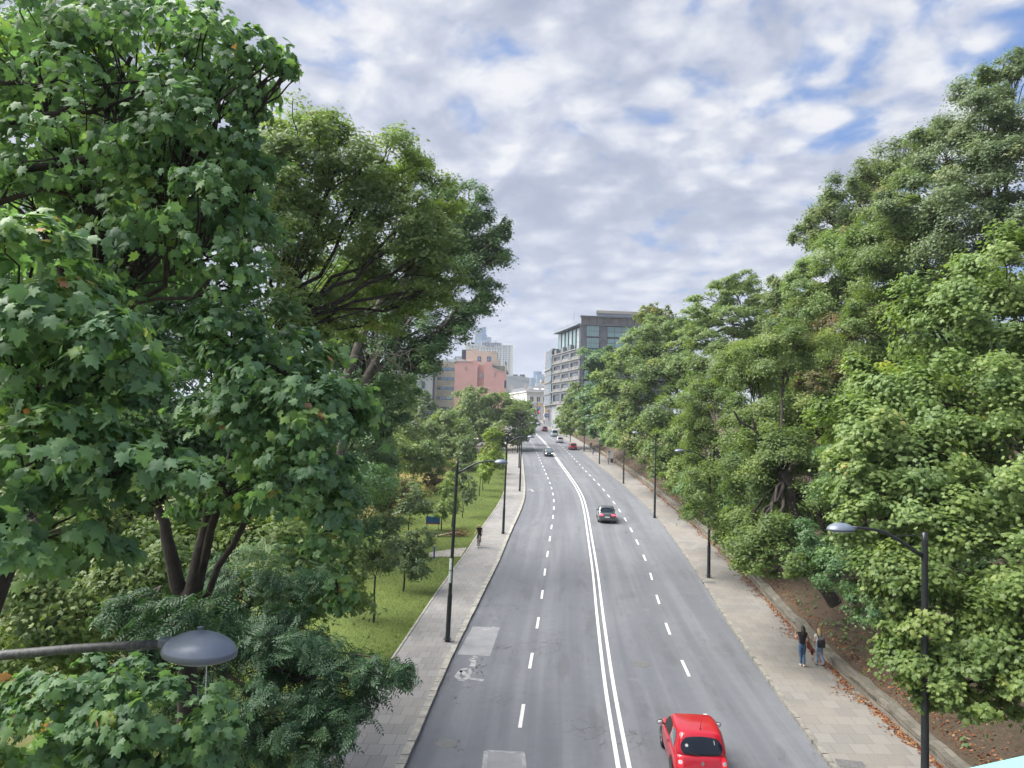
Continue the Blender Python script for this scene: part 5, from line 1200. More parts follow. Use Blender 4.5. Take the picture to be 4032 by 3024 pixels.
def make_car(name, label, mat, L=4.3, W=1.78, Hh=1.46, kind='hatch', belt=.93, lit=None, emblem=None, far=False, open_window=False, cat='car'):
    """front points to +y"""
    t = empty(name, (0,0,0), 0, label, cat, 'cars driving on the road' if 'parked' not in label else None)
    zb = .2; h = belt-zb
    rear_slope = {'hatch': .10, 'sedan': .05, 'suv': .08, 'van': .03}[kind]
    hood = {'hatch': 1.0, 'sedan': 1.35, 'suv': 1.15, 'van': .85}[kind]*L/4.3; hood_drop = .22 if kind != 'van' else .15
    boot = {'hatch': 0., 'sedan': .85, 'suv': 0., 'van': 0.}[kind]
    def low(p):
        x, y, z = p; zn = min(1, max(0, (z+h/2)/h)); yn = y/(L/2); zz = zb+zn*h
        x *= 1-.10*abs(yn)**5-.03*(1-zn)**2-.045*max(0, zn-.55)/.45
        if y > 0: y -= .10*zn**2+.02*(1-zn); y -= .16*abs(x/(W/2))**3*max(0, yn-.8)/.2
        else:
            y += rear_slope*max(0, zn-.45)/.55-.03*math.sin(math.pi*min(1, zn*1.25)); y += .11*abs(x/(W/2))**3*max(0, -yn-.8)/.2
        fr = max(0, (y-(L/2-hood))/hood); zz -= zn*hood_drop*fr**1.5
        if boot and y < -L/2+boot+.3: zz += zn*.03
        zz += .02*zn*(1-(x/(W/2))**2)
        return Vector((x, y, zz))
    B1 = Box(W, L, h, .13, low, 9)
    gh = Hh-belt+.05; y_f, y_r = L/2-hood+.02, -L/2+boot+(.125 if not boot else .09)
    ws = {'hatch': .78, 'sedan': .80, 'suv': .68, 'van': .55}[kind]; rs = {'hatch': .30, 'sedan': .62, 'suv': .30, 'van': .10}[kind]; tum = {'hatch': .17, 'sedan': .19, 'suv': .15, 'van': .09}[kind]
    GL = y_f-y_r
    def up(p):
        x, y, z = p; zn = min(1, max(0, (z+gh/2)/gh)); yn = min(1, max(0, (y+GL/2)/GL))
        yy = y_r+yn*GL; k = zn**1.15
        yy = y_r+rs*k+(GL-(ws+rs)*k)*yn
        x *= (.958-.085*abs(2*yn-1)**4)-tum*zn**1.3/1.0*(1.0)
        if yn < .5: yy += .10*abs(x/(W/2))**3*(1-yn*2)
        zz = belt-.05+zn*gh; zz += zn*(.045*(1-(2*yn-1)**2)-.03)-.02*zn*(x/(W/2))**2
        yy += .03*zn*math.cos(x/(W/2)*1.4)*(2*yn-1)
        return Vector((x, yy, zz))
    B2 = Box(W, GL, gh, .14, up, 9)
    m = MB(); B1.mesh(m); body = weld(m.build('body', M[mat], t))
    m = MB(); B2.mesh(m); cab = weld(m.build('cabin', M[mat], t))
    gl = M['carglass']
    def pt(bx, nm, mt, par, *a, **k): m = MB(); bx.patch(m, *a, **k); o = m.build(nm, M[mt] if isinstance(mt, str) else mt, par, True); return o
    pt(B2, 'rear_window', gl, cab, '-y', -.90, .90, -.84, .80, rr=.34, n=12)
    pt(B2, 'windscreen', gl if lit != 'head' else M['carglass_l'], cab, '+y', -.90, .90, -.86, .84, rr=.22, n=12)
    sp = {'hatch': (-.12,), 'sedan': (.02,), 'suv': (-.05,), 'van': (.3,)}[kind][0]
    wf = lambda u, v: (u-(.10*(v+1) if u > .5 else 0)+0, v)
    for s_ in ('-x', '+x'):
        pt(B2, 'side_window', M['seat'] if (open_window and s_ == '-x') else gl, cab, s_, sp+.04, .90, -.76, .72, rr=.28)
        pt(B2, 'side_window', M['carglass_l'] if open_window else gl, cab, s_, -.84 if kind != 'hatch' else -.74, sp-.05, -.74, .72, rr=.34)
    # lamps, bumper, plate
    lm = 'tail_on' if lit == 'tail' else 'tail'
    for s_ in (-1, 1):
        a, b = (.60, .97) if kind != 'sedan' else (.52, .98)
        u0, u1 = (a, b) if s_ > 0 else (-b, -a)
        if kind in ('hatch','suv','van'):
            if emblem:
                a, b = .76, .985; u0, u1 = (a, b) if s_ > 0 else (-b, -a)
                l = pt(B1, 'tail_light', lm, body, '-y', u0, u1, .10, .98, rr=.3); pt(B1, 'reversing_lamp', 'clear', l, '-y', u0+.03, u1-.03, .36, .66, off=.012, rr=.4)
            elif kind == 'van': pt(B1, 'tail_light', lm, body, '-y', .84*s_ if s_ > 0 else -.97, .97*s_ if s_ > 0 else -.84, .0, .95, rr=.2)
            else: pt(B1, 'tail_light', lm, body, '-y', u0, u1, .55, .95, rr=.3)
        else: pt(B1, 'tail_light', lm, body, '-y', u0, u1, .50, .86, rr=.35)
        pt(B1, 'headlight', 'head_on' if lit == 'head' else 'clear', body, '+y', *((.64, .93) if s_ > 0 else (-.93, -.64)), .35, .78, rr=.4)
    pt(B1, 'rear_bumper', 'trim' if not emblem else 'trim', body, '-y', -.70, .70, -.97, -.62 if not emblem else -.75, rr=.1)
    if emblem:
        for s_ in (-1, 1): pt(B1, 'bumper_insert', 'trim', body, '-y', *((.60,.95) if s_ > 0 else (-.95,-.60)), -.62, -.30, rr=.3)
    pt(B1, 'number_plate', 'plate', body, '-y', -.29, .29, -.02 if kind == 'sedan' else -.35, .26 if kind == 'sedan' else -.12, off=.012, rr=.02)
    pt(B1, 'grille', 'trim', body, '+y', -.45, .45, .10, .45, rr=.2); pt(B1, 'front_bumper', 'trim', body, '+y', -.7, .7, -.75, -.30, rr=.15)
    if lit == 'head': pt(B1, 'number_plate', 'plate', body, '+y', -.28, .28, -.12, .08, off=.014, rr=.02)
    # mirrors
    for s_ in (-1, 1):
        m = MB(); ym = y_f-ws*.42; m.ball((s_*(W/2+.09), ym, belt+.06), .105, 12, 8, (1, .55, .78)); mi = m.build('mirror', M['trim' if emblem else mat], cab, True)
        m = MB(); m.ball((s_*(W/2+.09), ym-.035, belt+.06), .085, 12, 8, (1, .4, .75)); m.build('mirror_glass', M['clear'], cab, True)
        m = MB(); m.tube([(s_*(W/2-.08), ym+.02, belt-.01), (s_*(W/2+.05), ym, belt+.03)], .025, 6); m.build('mirror_arm', M['trim'], cab)
    # doors: handle and sill line
    for s_ in ('-x', '+x'):
        pt(B1, 'door_handle', 'trim' if emblem else mat, body, s_, sp-.19, sp-.06, .62, .74, off=.012, rr=.4, n=4)
        pt(B1, 'door_gap', 'trim', body, s_, sp-.008, sp+.004, -.75, .97, off=.003, rr=0, n=4); pt(B1, 'door_gap', 'trim', body, s_, .545, .556, -.75, .97, off=.003, rr=0, n=4)
    # wheels
    wr = .31 if kind != 'suv' else .35; wb = L*.60
    for sx in (-1, 1):
        for yy in (wb*.5+.05, -wb*.5+.02):
            m = MB(); x0 = sx*(W/2-.2); x1 = sx*(W/2-.012); n = 26
            prof = [(wr*.62, 0), (wr*.97, .0), (wr, .04), (wr, .15), (wr*.97, .19), (wr*.62, .185)]
            b = len(m.v)
            for r_, d in prof:
                for j in range(n): a = 2*math.pi*j/n; m.v.append((sx*(W/2-.2)+sx*d, yy+r_*math.cos(a), wr+r_*math.sin(a)))
            for i in range(len(prof)-1):
                for j in range(n): m.f.append((b+i*n+j, b+i*n+(j+1)%n, b+(i+1)*n+(j+1)%n, b+(i+1)*n+j)); m.mi.append(0)
            wh = m.build('wheel', M['tyre'], t, True)
            m = MB(); xr = sx*(W/2-.025); m.add([(xr, yy+wr*.6*math.cos(2*math.pi*j/n), wr+wr*.6*math.sin(2*math.pi*j/n)) for j in range(n)], [tuple(range(n))])
            m.build('rim_back', M['trim'], wh)
            m = MB(); xr = sx*(W/2-.018)
            for k in range(5):
                a = 2*math.pi*k/5; c, s2 = math.cos(a), math.sin(a)
                m.box(0, .5, -.5, .5, 0, 1, lambda x, y, z: (xr+sx*x*.02, yy+(z*wr*.6)*c-y*.085*s2, wr+(z*wr*.6)*s2+y*.085*c))
            m.build('rim', M['rim'], wh)
            # arch
            m = MB(); pts = []
            for j in range(13): a = math.pi*j/12-.0; pts.append((sx*(W/2*(1-.10*abs(yy/(L/2))**5)*.998), yy+(wr+.05)*math.cos(a), wr-.02+(wr+.05)*math.sin(a)))
            m.add(pts+[(p[0]-sx*.28, p[1], p[2]) for p in pts], [tuple(range(13))]); m.build('wheel_arch', M['trim'], body)
    m = MB(); m.box(-W/2+.18, W/2-.18, -L/2+.3, L/2-.3, .15, .3); m.build('underbody', M['trim'], t)
    if emblem:    # lozenge badge in brushed metal on the tailgate, aerial on the roof, wiper
        q = B1.rnd_(B1.cube('-y', 0, .52)); y0 = q.y-.012; m = MB(); a, b = .052, .072; z0 = q.z
        P = [(0,y0,z0+b),(a,y0,z0),(0,y0,z0-b),(-a,y0,z0)]; I = [(0,y0,z0+b*.45),(a*.42,y0,z0),(0,y0,z0-b*.45),(-a*.42,y0,z0)]
        P2 = [(p[0],p[1]-.015,p[2]) for p in P]
        m.add(P+I, [(0,1,5,4),(1,2,6,5),(2,3,7,6),(3,0,4,7)]); m.add([(p[0]*1.0,p[1]-.014,p[2]) for p in P+I], [(4,5,1,0),(5,6,2,1),(6,7,3,2),(7,4,0,3)])
        m.add(P+P2, [(0,1,5,4),(1,2,6,5),(2,3,7,6),(3,0,4,7)]); m.build('badge', M['chrome'], body)
        m = MB(); q = B2.rnd_(B2.cube('+z', .05, -.62)); m.tube([q, q+Vector((0,-.03,.02)), q+Vector((0,-.22,.36))], [.022,.012,.004], 8); m.build('aerial', M['trim'], cab)
        a = B2.rnd_(B2.cube('-y', -.10, -.80)); b_ = B2.rnd_(B2.cube('-y', -.55, -.50)); m = MB(); m.tube([a+Vector((0,-.03,0)), b_+Vector((0,-.03,0))], .012, 6); m.build('wiper', M['trim'], cab)
        pt(B1, 'tailgate_gap', 'trim', body, '-y', -.62, .62, .035, .06, off=.004, rr=0); 
        m = MB(); c = B2.rnd_(B2.cube('-y', -.66, .05)); m.lathe([(0,0),(.045,0),(.045,.004)], 16); o = m.build('sticker', M['clear'], cab); o.location = c+Vector((0,-.022,.0)); o.rotation_euler = (R(58),0,0)
        pt(B2, 'sticker', 'clear', cab, '-y', .56, .59, .15, .50, off=.012, rr=0)
        # driver behind the open window
    elif kind == 'sedan':
        m = MB(); q = B2.rnd_(B2.cube('+z', 0, -.80)); m.tube([q, q+Vector((0,-.06,.06)), q+Vector((0,-.12,.05))], [.03,.022,.006], 6); m.build('aerial', M[mat], cab)
        pt(B1, 'boot_lid_edge', mat, body, '-y', -.75, .75, .93, .995, off=.02, rr=.1)
    if kind == 'suv':
        for s_ in (-1, 1): m = MB(); m.tube([B2.rnd_(B2.cube('+z', s_*.80, -.8))+Vector((0,0,.04)), B2.rnd_(B2.cube('+z', s_*.80, 0))+Vector((0,0,.05)), B2.rnd_(B2.cube('+z', s_*.80, .7))+Vector((0,0,.04))], .02, 6); m.build('roof_rail', M['rim'], cab)
    return t
def park_at(o, px, py, yaw, dz=0., Lh=0):
    g = on_ground(px, py, dz); o.rotation_euler = (math.atan2(zr(g.y+2)-zr(g.y-2), 4), 0, yaw)
    o.location = g; return o
def along(y, f=x_mid): return -math.atan2(float(f(y+2)-f(y-2)), 4)
def put_car(o, x, y, rev=False):
    o.location = (x, y, zr(y)+.008); a = along(y); sl_ = math.atan2(zr(y+2)-zr(y-2), 4)
    o.rotation_euler = (-sl_ if rev else sl_, 0, a+(math.pi if rev else 0)); return o
red = make_car('red_hatchback', 'bright red small hatchback with its driver window down, nearest car in the view', 'car_red', 3.55, 1.66, 1.47, 'hatch', .90, emblem=True, open_window=True)
put_car(red, at(2745, 2990, 23.6).x-.12, 23.75)
g = on_ground(2393, 2062); c = make_car('grey_saloon', 'dark grey saloon with glowing red rear lights driving away', 'car_grey', 4.6, 1.80, 1.44, 'sedan', .92, lit='tail'); put_car(c, g.x+.1, g.y+2.2)
g = on_ground(2162, 1799); c = make_car('dark_hatchback', 'dark hatchback with lit headlights coming towards the viewer', 'car_black', 4.0, 1.72, 1.5, 'hatch', .95, lit='head'); put_car(c, g.x, g.y+2.0, True)
g = on_ground(2257, 1773); c = make_car('dark_red_hatchback', 'dark red hatchback driving away in the kerb lane behind the silver car', 'car_red2', 4.2, 1.78, 1.48, 'hatch', .95); put_car(c, g.x, g.y+2.1)
g = on_ground(2205, 1745); c = make_car('silver_estate', 'silver car with a pale roof between the dark red hatchback and the van', 'car_silver', 4.4, 1.8, 1.55, 'suv', .96); put_car(c, g.x, g.y+2.2)
g = on_ground(2184, 1720); c = make_car('silver_van', 'pale teal van with a dark rear window in the right lanes', 'car_teal', 5.0, 1.95, 2.0, 'van', 1.05, cat='van'); put_car(c, g.x, g.y+2.5)
g = on_ground(2145, 1699.5); c = make_car('wine_red_car', 'wine red car farthest up the hill before the office corner', 'car_red3', 4.4, 1.85, 1.6, 'suv', .98); put_car(c, g.x, g.y+2.2)
g = on_ground(2119, 1675); c = make_car('dark_saloon', 'dark saloon cresting the top of the road', 'car_black', 4.4, 1.8, 1.45, 'sedan', .92); put_car(c, g.x, g.y+2.2)
g = on_ground(1876, 1762, .1); c = make_car('parked_white_van', 'parked white van half hidden by saplings left of the lawn', 'car_white', 4.8, 1.9, 1.9, 'van', 1.05, cat='van'); c.location = (g.x, g.y+3, zr(g.y+3)+.03); c.rotation_euler.z = R(75)

# ------------------------------------------------------------------ people
M['skin'] = pm('skin', (.50,.29,.21), .55); M['hair_d'] = pm('hair_dark', (.025,.018,.015), .45); M['hair_b'] = pm('hair_blond', (.42,.31,.16), .5); M['hair_g'] = pm('hair_grey', (.35,.33,.30), .6)
M['c_black'] = pm('cloth_black', (.012,.012,.018), .9); M['c_white'] = pm('cloth_white', (.66,.66,.68), .9); M['c_jeans'] = pm('denim', (.055,.11,.20), .9, var=.25, vs=6); M['c_jeans2'] = pm('denim_light', (.20,.29,.42), .9, var=.2, vs=6)
M['c_grey'] = pm('cloth_grey', (.10,.11,.13), .9); M['shoe_w'] = pm('shoe_white', (.6,.58,.55), .7); M['shoe_d'] = pm('shoe_dark', (.03,.025,.025), .6); M['leather'] = pm('bag_leather', (.22,.055,.035), .55); M['bag_b'] = pm('bag_black', (.012,.013,.02), .6); M['c_blue'] = pm('cloth_navy', (.02,.03,.07), .9)
def skinned(name, verts, edges, radii, mat, parent, sub=1, root=0):
    me = bpy.data.meshes.new(name); me.from_pydata([tuple(v) for v in verts], edges, []); me.materials.append(mat)
    o = bpy.data.objects.new(name, me); C.objects.link(o); sk = o.modifiers.new('skin', 'SKIN'); sk.use_smooth_shade = True
    if not me.skin_vertices: raise RuntimeError('no skin layer')
    for i, r in enumerate(radii):
        d = me.skin_vertices[0].data[i]; d.radius = r if hasattr(r, '__len__') else (r, r)
        d.use_root = (i == root)
    sb = o.modifiers.new('sub', 'SUBSURF'); sb.levels = sub; sb.render_levels = sub
    dg = bpy.context.evaluated_depsgraph_get(); me2 = bpy.data.meshes.new_from_object(o.evaluated_get(dg)); bpy.data.objects.remove(o)
    me2.name = name
    if not len(me2.materials): me2.materials.append(mat)
    me2.polygons.foreach_set('use_smooth', [True]*len(me2.polygons))
    o = bpy.data.objects.new(name, me2); C.objects.link(o); o.parent = parent; return o
def person(label, pose, h=1.68, top='c_black', bottom='c_jeans', hair='hair_d', long_hair=True, shoes='shoe_w', sleeves=.3, shorts=False, cat='person', bald=False, wide=1.0):
    """pose: joints in metres for a 1.70 m figure facing +y"""
    k = h/1.70; t = empty('person', (0,0,0), 0, label, 'person', None)
    J = {n: Vector(p)*k for n, p in pose.items()}; w_ = wide
    V = []; E_ = []; Rr = []; ix = {}
    def a(n, p, r, prev=None):
        ix[n] = len(V); V.append(Vector(p)); Rr.append((r[0]*k, r[1]*k) if hasattr(r, '__len__') else r*k)
        if prev: E_.append((ix[prev], ix[n]))
    pel, ch, nk, hd = J['pelvis'], J['chest'], J['neck'], J['head']
    a('pelvis', pel, (.118*w_,)*2); a('waist', pel.lerp(ch, .45), (.10*w_,)*2, 'pelvis'); a('chest', ch, (.122*w_,)*2, 'waist'); a('nb', nk.lerp(ch, .18), .06, 'chest'); a('neck', nk, .05, 'nb'); a('jaw', nk.lerp(hd, .45)+Vector((0,.015,0)), .062, 'neck'); a('head', hd, (.078, .09), 'jaw'); a('crown', hd+(hd-nk).normalized()*.075*k, (.062,.07), 'head')
    fwd = Vector((0,1,0))
    for s in ('l', 'r'):
        a('sh'+s, J['sh'+s], .055, 'chest'); a('ua'+s, J['sh'+s].lerp(J['el'+s], .5), .045, 'sh'+s); a('el'+s, J['el'+s], .037, 'ua'+s); a('fa'+s, J['el'+s].lerp(J['wr'+s], .4), .036, 'el'+s); a('wr'+s, J['wr'+s], .025, 'fa'+s)
        d = (J['wr'+s]-J['el'+s]).normalized(); sx = -1 if s == 'l' else 1
        side = d.cross(Vector((sx, 0, 0))); side = side.normalized() if side.length > .1 else Vector((0,0,1)); palm = J['wr'+s]+d*.055*k; a('pm'+s, palm, (.034,.018), 'wr'+s)
        cur = Vector((-sx, 0, 0))
        for fi, (of, ln) in enumerate(((-.028,.062),(-.010,.072),(.010,.068),(.027,.054))):
            p1 = palm+side*of*k+d*.035*k; a(f'f{s}{fi}a', p1, .0095, 'pm'+s); p2 = p1+(d*.75+cur*.35)*ln*.55*k; a(f'f{s}{fi}b', p2, .0085, f'f{s}{fi}a'); a(f'f{s}{fi}c', p2+(d*.45+cur*.7)*ln*.5*k, .0075, f'f{s}{fi}b')
        th = J['wr'+s]+d*.03*k+side*-.034*k; a('t'+s+'a', th, .0115, 'wr'+s); a('t'+s+'b', th+(d*.6-side*.5+cur*.3)*.035*k, .0095, 't'+s+'a')
        a('hp'+s, J['hip'+s], .085*w_, 'pelvis'); a('th'+s, J['hip'+s].lerp(J['kn'+s], .45), .076*w_, 'hp'+s); a('kn'+s, J['kn'+s], .054, 'th'+s); a('ca'+s, J['kn'+s].lerp(J['an'+s], .35)+Vector((0,-.01,0)), .053, 'kn'+s); a('an'+s, J['an'+s], .036, 'ca'+s); a('he'+s, J['an'+s]+Vector((0,-.02,-.045))*k, .034, 'an'+s); a('to'+s, J['to'+s], .026, 'an'+s)
    slim = {'pelvis': .72, 'waist': .62, 'chest': .52, 'nb': .8, 'ual': .84, 'uar': .84, 'hpl': .8, 'hpr': .8, 'thl': .88, 'thr': .88, 'shl': .62, 'shr': .62}
    Rb = list(Rr)
    for n_, f_ in slim.items():
        q_ = Rr[ix[n_]]; Rb[ix[n_]] = tuple(c*f_ for c in q_) if hasattr(q_, '__len__') else q_*f_
    body = skinned('body', V, E_, Rb, M['skin'], t)
    # face: eyes, nose, mouth, ears
    m = MB(); hdv = hd
    for sx in (-1, 1): m.ball(hdv+Vector((sx*.03,.088,.008))*k, .011*k, 8, 6)
    m.build('eyes', M['c_black'], body); m = MB(); m.ball(hdv+Vector((0,.098,-.018))*k, .016*k, 8, 6, (.7,1,1.2))
    for sx in (-1,1): m.ball(hdv+Vector((sx*.083,.0,-.01))*k, .028*k, 8, 6, (.35,.7,1))
    m.build('nose_and_ears', M['skin'], body, True); m = MB(); m.ball(hdv+Vector((0,.088,-.05))*k, .02*k, 8, 5, (1.1,.4,.25)); m.build('mouth', M['leather'], body)
    if not bald:
        m = MB(); m.ball(hdv+Vector((0,-.018,.028))*k, .108*k, 16, 10, (.92,1.0,1.02))
        if long_hair: m.tube([hdv+Vector((0,-.03,.06))*k, hdv+Vector((0,-.05,.0))*k, hdv+Vector((0,-.085,-.10))*k, hdv+Vector((0,-.115,-.22))*k, hdv+Vector((.01,-.12,-.34 if long_hair > 1 else -.25))*k], [.070*k, .102*k, .105*k, .095*k, .045*k], 12)
        m.build('hair', M[hair], body, True)
    else:
        m = MB(); m.ball(hdv+Vector((0,-.03,-.01))*k, .093*k, 14, 8, (1,.9,.7)); m.build('hair', M[hair], body, True)
    # clothes follow the same bones, a little fuller
    def cloth(name, names, grow, mat, root):
        idx = [ix[n] for n in names]; mp = {q: i for i, q in enumerate(idx)}
        vs = [V[q] for q in idx]; es = [(mp[x], mp[y]) for x, y in E_ if x in mp and y in mp]
        rr = [tuple(c+grow*k for c in Rr[q]) if hasattr(Rr[q], '__len__') else Rr[q]+grow*k for q in idx]
        return vs, es, rr, mp[ix[root]]
    names = ['pelvis','waist','chest','nb','shl','shr','ual','uar']; vs, es, rr, ro = cloth('shirt', names, .026, top, 'waist')
    vs[0] = vs[0]+Vector((0,0,.05*k))
    if sleeves < .6:
        for n in ('ual','uar'): i = names.index(n); sn = 'sh'+n[-1]; vs[i] = V[ix[sn]].lerp(V[ix[n]], min(1, sleeves*2))
    else:
        for s in 'lr':
            for n in ('el','fa'): vs.append(V[ix[n+s]]); rr.append(.052*k); es.append((names.index('ua'+s) if n == 'el' else len(vs)-2, len(vs)-1))
    rr[3] = .065*k
    skinned('shirt', vs, es, rr, M[top], t, 1, ro)
    names = ['waist','pelvis','hpl','hpr','thl','thr','knl','knr']+([] if shorts else ['cal','car','anl','anr']); vs, es, rr, ro = cloth('trousers', names, .016, bottom, 'pelvis')
    if not shorts: rr[-1] = rr[-2] = .055*k
    vs[0] = V[ix['pelvis']].lerp(V[ix['waist']], .62); rr[0] = .102*k
    skinned('trousers', vs, es, rr, M[bottom], t, 1, ro)
    for s in 'lr':
        an, to = V[ix['an'+s]], V[ix['to'+s]]; skinned('shoe', [an+Vector((0,-.035,-.045))*k, an.lerp(to, .5)+Vector((0,0,-.012))*k, to+(to-an).normalized()*.03*k], [(0,1),(1,2)], [(.044*k,.04*k),(.046*k,.036*k),(.038*k,.028*k)], M[shoes], t, 1, 1)
    return t, J
WALK = dict(pelvis=(0,0,.95), chest=(0,.01,1.30), neck=(0,.0,1.47), head=(0,.02,1.60), shl=(-.17,0,1.40), shr=(.17,0,1.40), ell=(-.23,-.06,1.12), elr=(.23,.02,1.12), wrl=(-.23,.06,.90), wrr=(.22,.16,.92),
            hipl=(-.09,0,.88), hipr=(.09,0,.88), knl=(-.09,.10,.50), knr=(.09,-.02,.49), anl=(-.08,.20,.085), anr=(.09,-.28,.15), tol=(-.08,.34,.05), tor=(.09,-.16,.05))
def pose(base=WALK, **k): d = dict(base); d.update(k); return d
def stand(t, px, py, yaw, dz=.12): g = on_ground(px, py, dz); t.location = g; t.rotation_euler.z = yaw; return g
# the two walkers on the right
p1 = pose(ell=(-.26,.08,1.17), wrl=(-.22,.24,1.30), elr=(.25,-.03,1.15), wrr=(.27,.05,.93), head=(.02,.03,1.60), anl=(-.04,.02,.085), tol=(-.04,.16,.04), knl=(-.06,.03,.5), anr=(.05,-.12,.10), tor=(.05,.0,.045), knr=(.07,.03,.5))
t, J = person('woman with long dark hair, black top and blue jeans carrying a red brown bag', p1, 1.72, 'c_black', 'c_jeans', 'hair_d', 2, 'shoe_w', .25)
stand(t, 3159, 2623, R(-3)); wA = t
m = MB(); m.tube([(.20,-.08,1.38),(.27,-.06,1.15),(.27,-.03,.95)], .014, 6); m.prism([(.19,-.12,1.10),(.30,-.11,1.08),(.40,-.06,.72),(.30,-.04,.70),(.18,-.10,.82)], (0,.10,0)); b = m.build('shoulder_bag', M['leather']); b.location = t.location; b.rotation_euler = t.rotation_euler; tag(b, 'red brown shoulder bag on the dark haired woman', 'bag')
m = MB(); m.tube([(.30,-.02,1.0),(.36,-.0,.8),(.42,.02,.62),(.45,.02,.5)], [.05,.06,.055,.03], 8); b = m.build('folded_jacket', M['c_black'], None, True); b.location = t.location; b.rotation_euler = t.rotation_euler; tag(b, 'dark jacket hanging over the arm of the dark haired woman', 'jacket')
p2 = pose(ell=(-.25,-.05,1.14), wrl=(-.20,.13,1.02), elr=(.25,.04,1.14), wrr=(.20,.22,1.06), anl=(-.09,.06,.085), tol=(-.10,.2,.04), knl=(-.09,.05,.5), knr=(.09,.04,.50), anr=(.14,-.20,.17), tor=(.14,-.12,.05))
t, J = person('blond woman in white shirt and pale jeans beside the stone wall', p2, 1.62, 'c_white', 'c_jeans2', 'hair_b', 1, 'shoe_d', .5)
stand(t, 3226, 2622, R(-3))
m = MB(); m.prism([(-.16,-.15,.86),(.16,-.15,.86),(.17,-.15,1.10),(.13,-.15,1.18),(-.13,-.15,1.18),(-.17,-.15,1.10)], (0,-.14,0)); b = m.build('backpack', M['bag_b']); bevel(b, .03, 3); b.location = t.location; b.rotation_euler = t.rotation_euler; tag(b, 'black backpack worn low by the blond woman', 'backpack')
m = MB(); m.tube([(-.07,-.20,1.17),(-.12,-.13,1.34),(-.13,.0,1.46),(-.12,.10,1.36)], .016, 6); s = m.build('strap', M['bag_b'], b)
m = MB(); m.ball((-.06,-.24,1.10), .09, 10, 8, (1.1,.6,1.2)); m.build('front_pocket', M['c_grey'], b, True)

def bicycle(label):
    t = empty('bicycle', (0,0,0), 0, label, 'bicycle'); 
    fr = MB(); A, Bt, Cc, D, E2 = (0,-.43,.34), (0,-.03,.28), (0,-.18,.80), (0,.38,.82), (0,.40,.72)
    for p, q, r in ((Bt,Cc,.018),(Cc,D,.016),(Bt,E2,.022),(A,Bt,.012),(A,Cc,.012),((0,.37,.95),(0,.42,.62),.018)): fr.tube([p, q], r, 8)
    fr.build('frame', M['car_black'], t)
    fk = MB(); fk.tube([(0,.42,.64),(-.05,.44,.60),(-.05,.55,.34)], .012, 6); fk.tube([(0,.42,.64),(.05,.44,.60),(.05,.55,.34)], .012, 6); fk.build('fork', M['trim'], t)
    for y in (-.45, .56):
        m = MB(); n = 28; b = 0
        for j in range(n):
            a = 2*math.pi*j/n
            for i in range(6): q = 2*math.pi*i/6; r = .33+.018*math.cos(q); m.v.append((.018*math.sin(q), y+r*math.cos(a), .35+r*math.sin(a)))
        for j in range(n):
            for i in range(6): m.f.append((j*6+i, ((j+1)%n)*6+i, ((j+1)%n)*6+(i+1)%6, j*6+(i+1)%6)); m.mi.append(0)
        w_ = m.build('wheel', M['tyre'], t, True); m = MB()
        for j in range(14): a = 2*math.pi*j/14; m.tube([(0, y, .35), (0, y+.32*math.cos(a), .35+.32*math.sin(a))], .003, 3)
        m.tube([(-.04,y,.35),(.04,y,.35)], .02, 8); m.build('spokes', M['rim'], w_)
    m = MB(); m.tube([(0,.36,.98),(0,.42,1.0)], .015, 6); m.tube([(-.30,.34,1.03),(-.14,.42,1.0),(.14,.42,1.0),(.30,.34,1.03)], .014, 8); m.build('handlebar', M['trim'], t)
    m = MB(); m.prism([(-.07,-.32,.93),(.07,-.32,.93),(.03,-.05,.93),(-.03,-.05,.93)], (0,0,.05)); m.build('saddle', M['trim'], t)
    m = MB(); m.tube([(-.09,-.03,.28),(.09,-.03,.28)], .012, 6); m.tube([(.09,-.03,.28),(.09,.06,.14)], .01, 5); m.tube([(-.09,-.03,.28),(-.09,-.12,.42)], .01, 5); m.box(.07,.17,.02,.10,.13,.155); m.box(-.17,-.07,-.16,-.08,.41,.435); m.build('crankset', M['trim'], t)
    return t
RIDE = dict(pelvis=(0,-.18,1.02), chest=(0,.04,1.33), neck=(0,.12,1.50), head=(0,.16,1.63), shl=(-.18,.06,1.42), shr=(.18,.06,1.42), ell=(-.27,.14,1.18), elr=(.27,.14,1.18), wrl=(-.29,.30,1.08), wrr=(.29,.30,1.08),
            hipl=(-.09,-.16,.96), hipr=(.09,-.16,.96), knl=(-.11,.20,.80), knr=(.11,.14,.62), anl=(-.12,-.08,.50), anr=(.12,.02,.24), tol=(-.12,.04,.45), tor=(.12,.14,.19))
def rider(label, blabel, px, py, yaw, dz=.12, **k):
    t, J = person(label, RIDE, **k); stand(t, px, py, yaw, dz); b = bicycle(blabel); b.location = t.location; b.rotation_euler = t.rotation_euler; return t
rider('bald cyclist in black T-shirt and shorts riding towards the viewer on the left pavement', 'black bicycle under the bald cyclist on the left pavement', 1886, 2154, R(176), h=1.78, top='c_black', bottom='c_black', hair='skin', bald=True, shoes='shoe_d', sleeves=.4, shorts=True, wide=1.1)
rider('cyclist in dark top and light trousers riding away by the right wall', 'bicycle ridden by the cyclist in the dark top', 2334, 1793, R(-6), h=1.75, top='c_black', bottom='c_jeans2', hair='hair_d', long_hair=False, shoes='shoe_w')
rider('cyclist in white top and dark shorts riding up along the right wall', 'bicycle ridden by the white shirted cyclist', 2396, 1828, R(170), h=1.72, top='c_white', bottom='c_grey', hair='hair_d', long_hair=False, shoes='shoe_w', shorts=True)
def walker(label, px, py, yaw, **k): t, J = person(label, WALK, **k); stand(t, px, py, yaw); return t
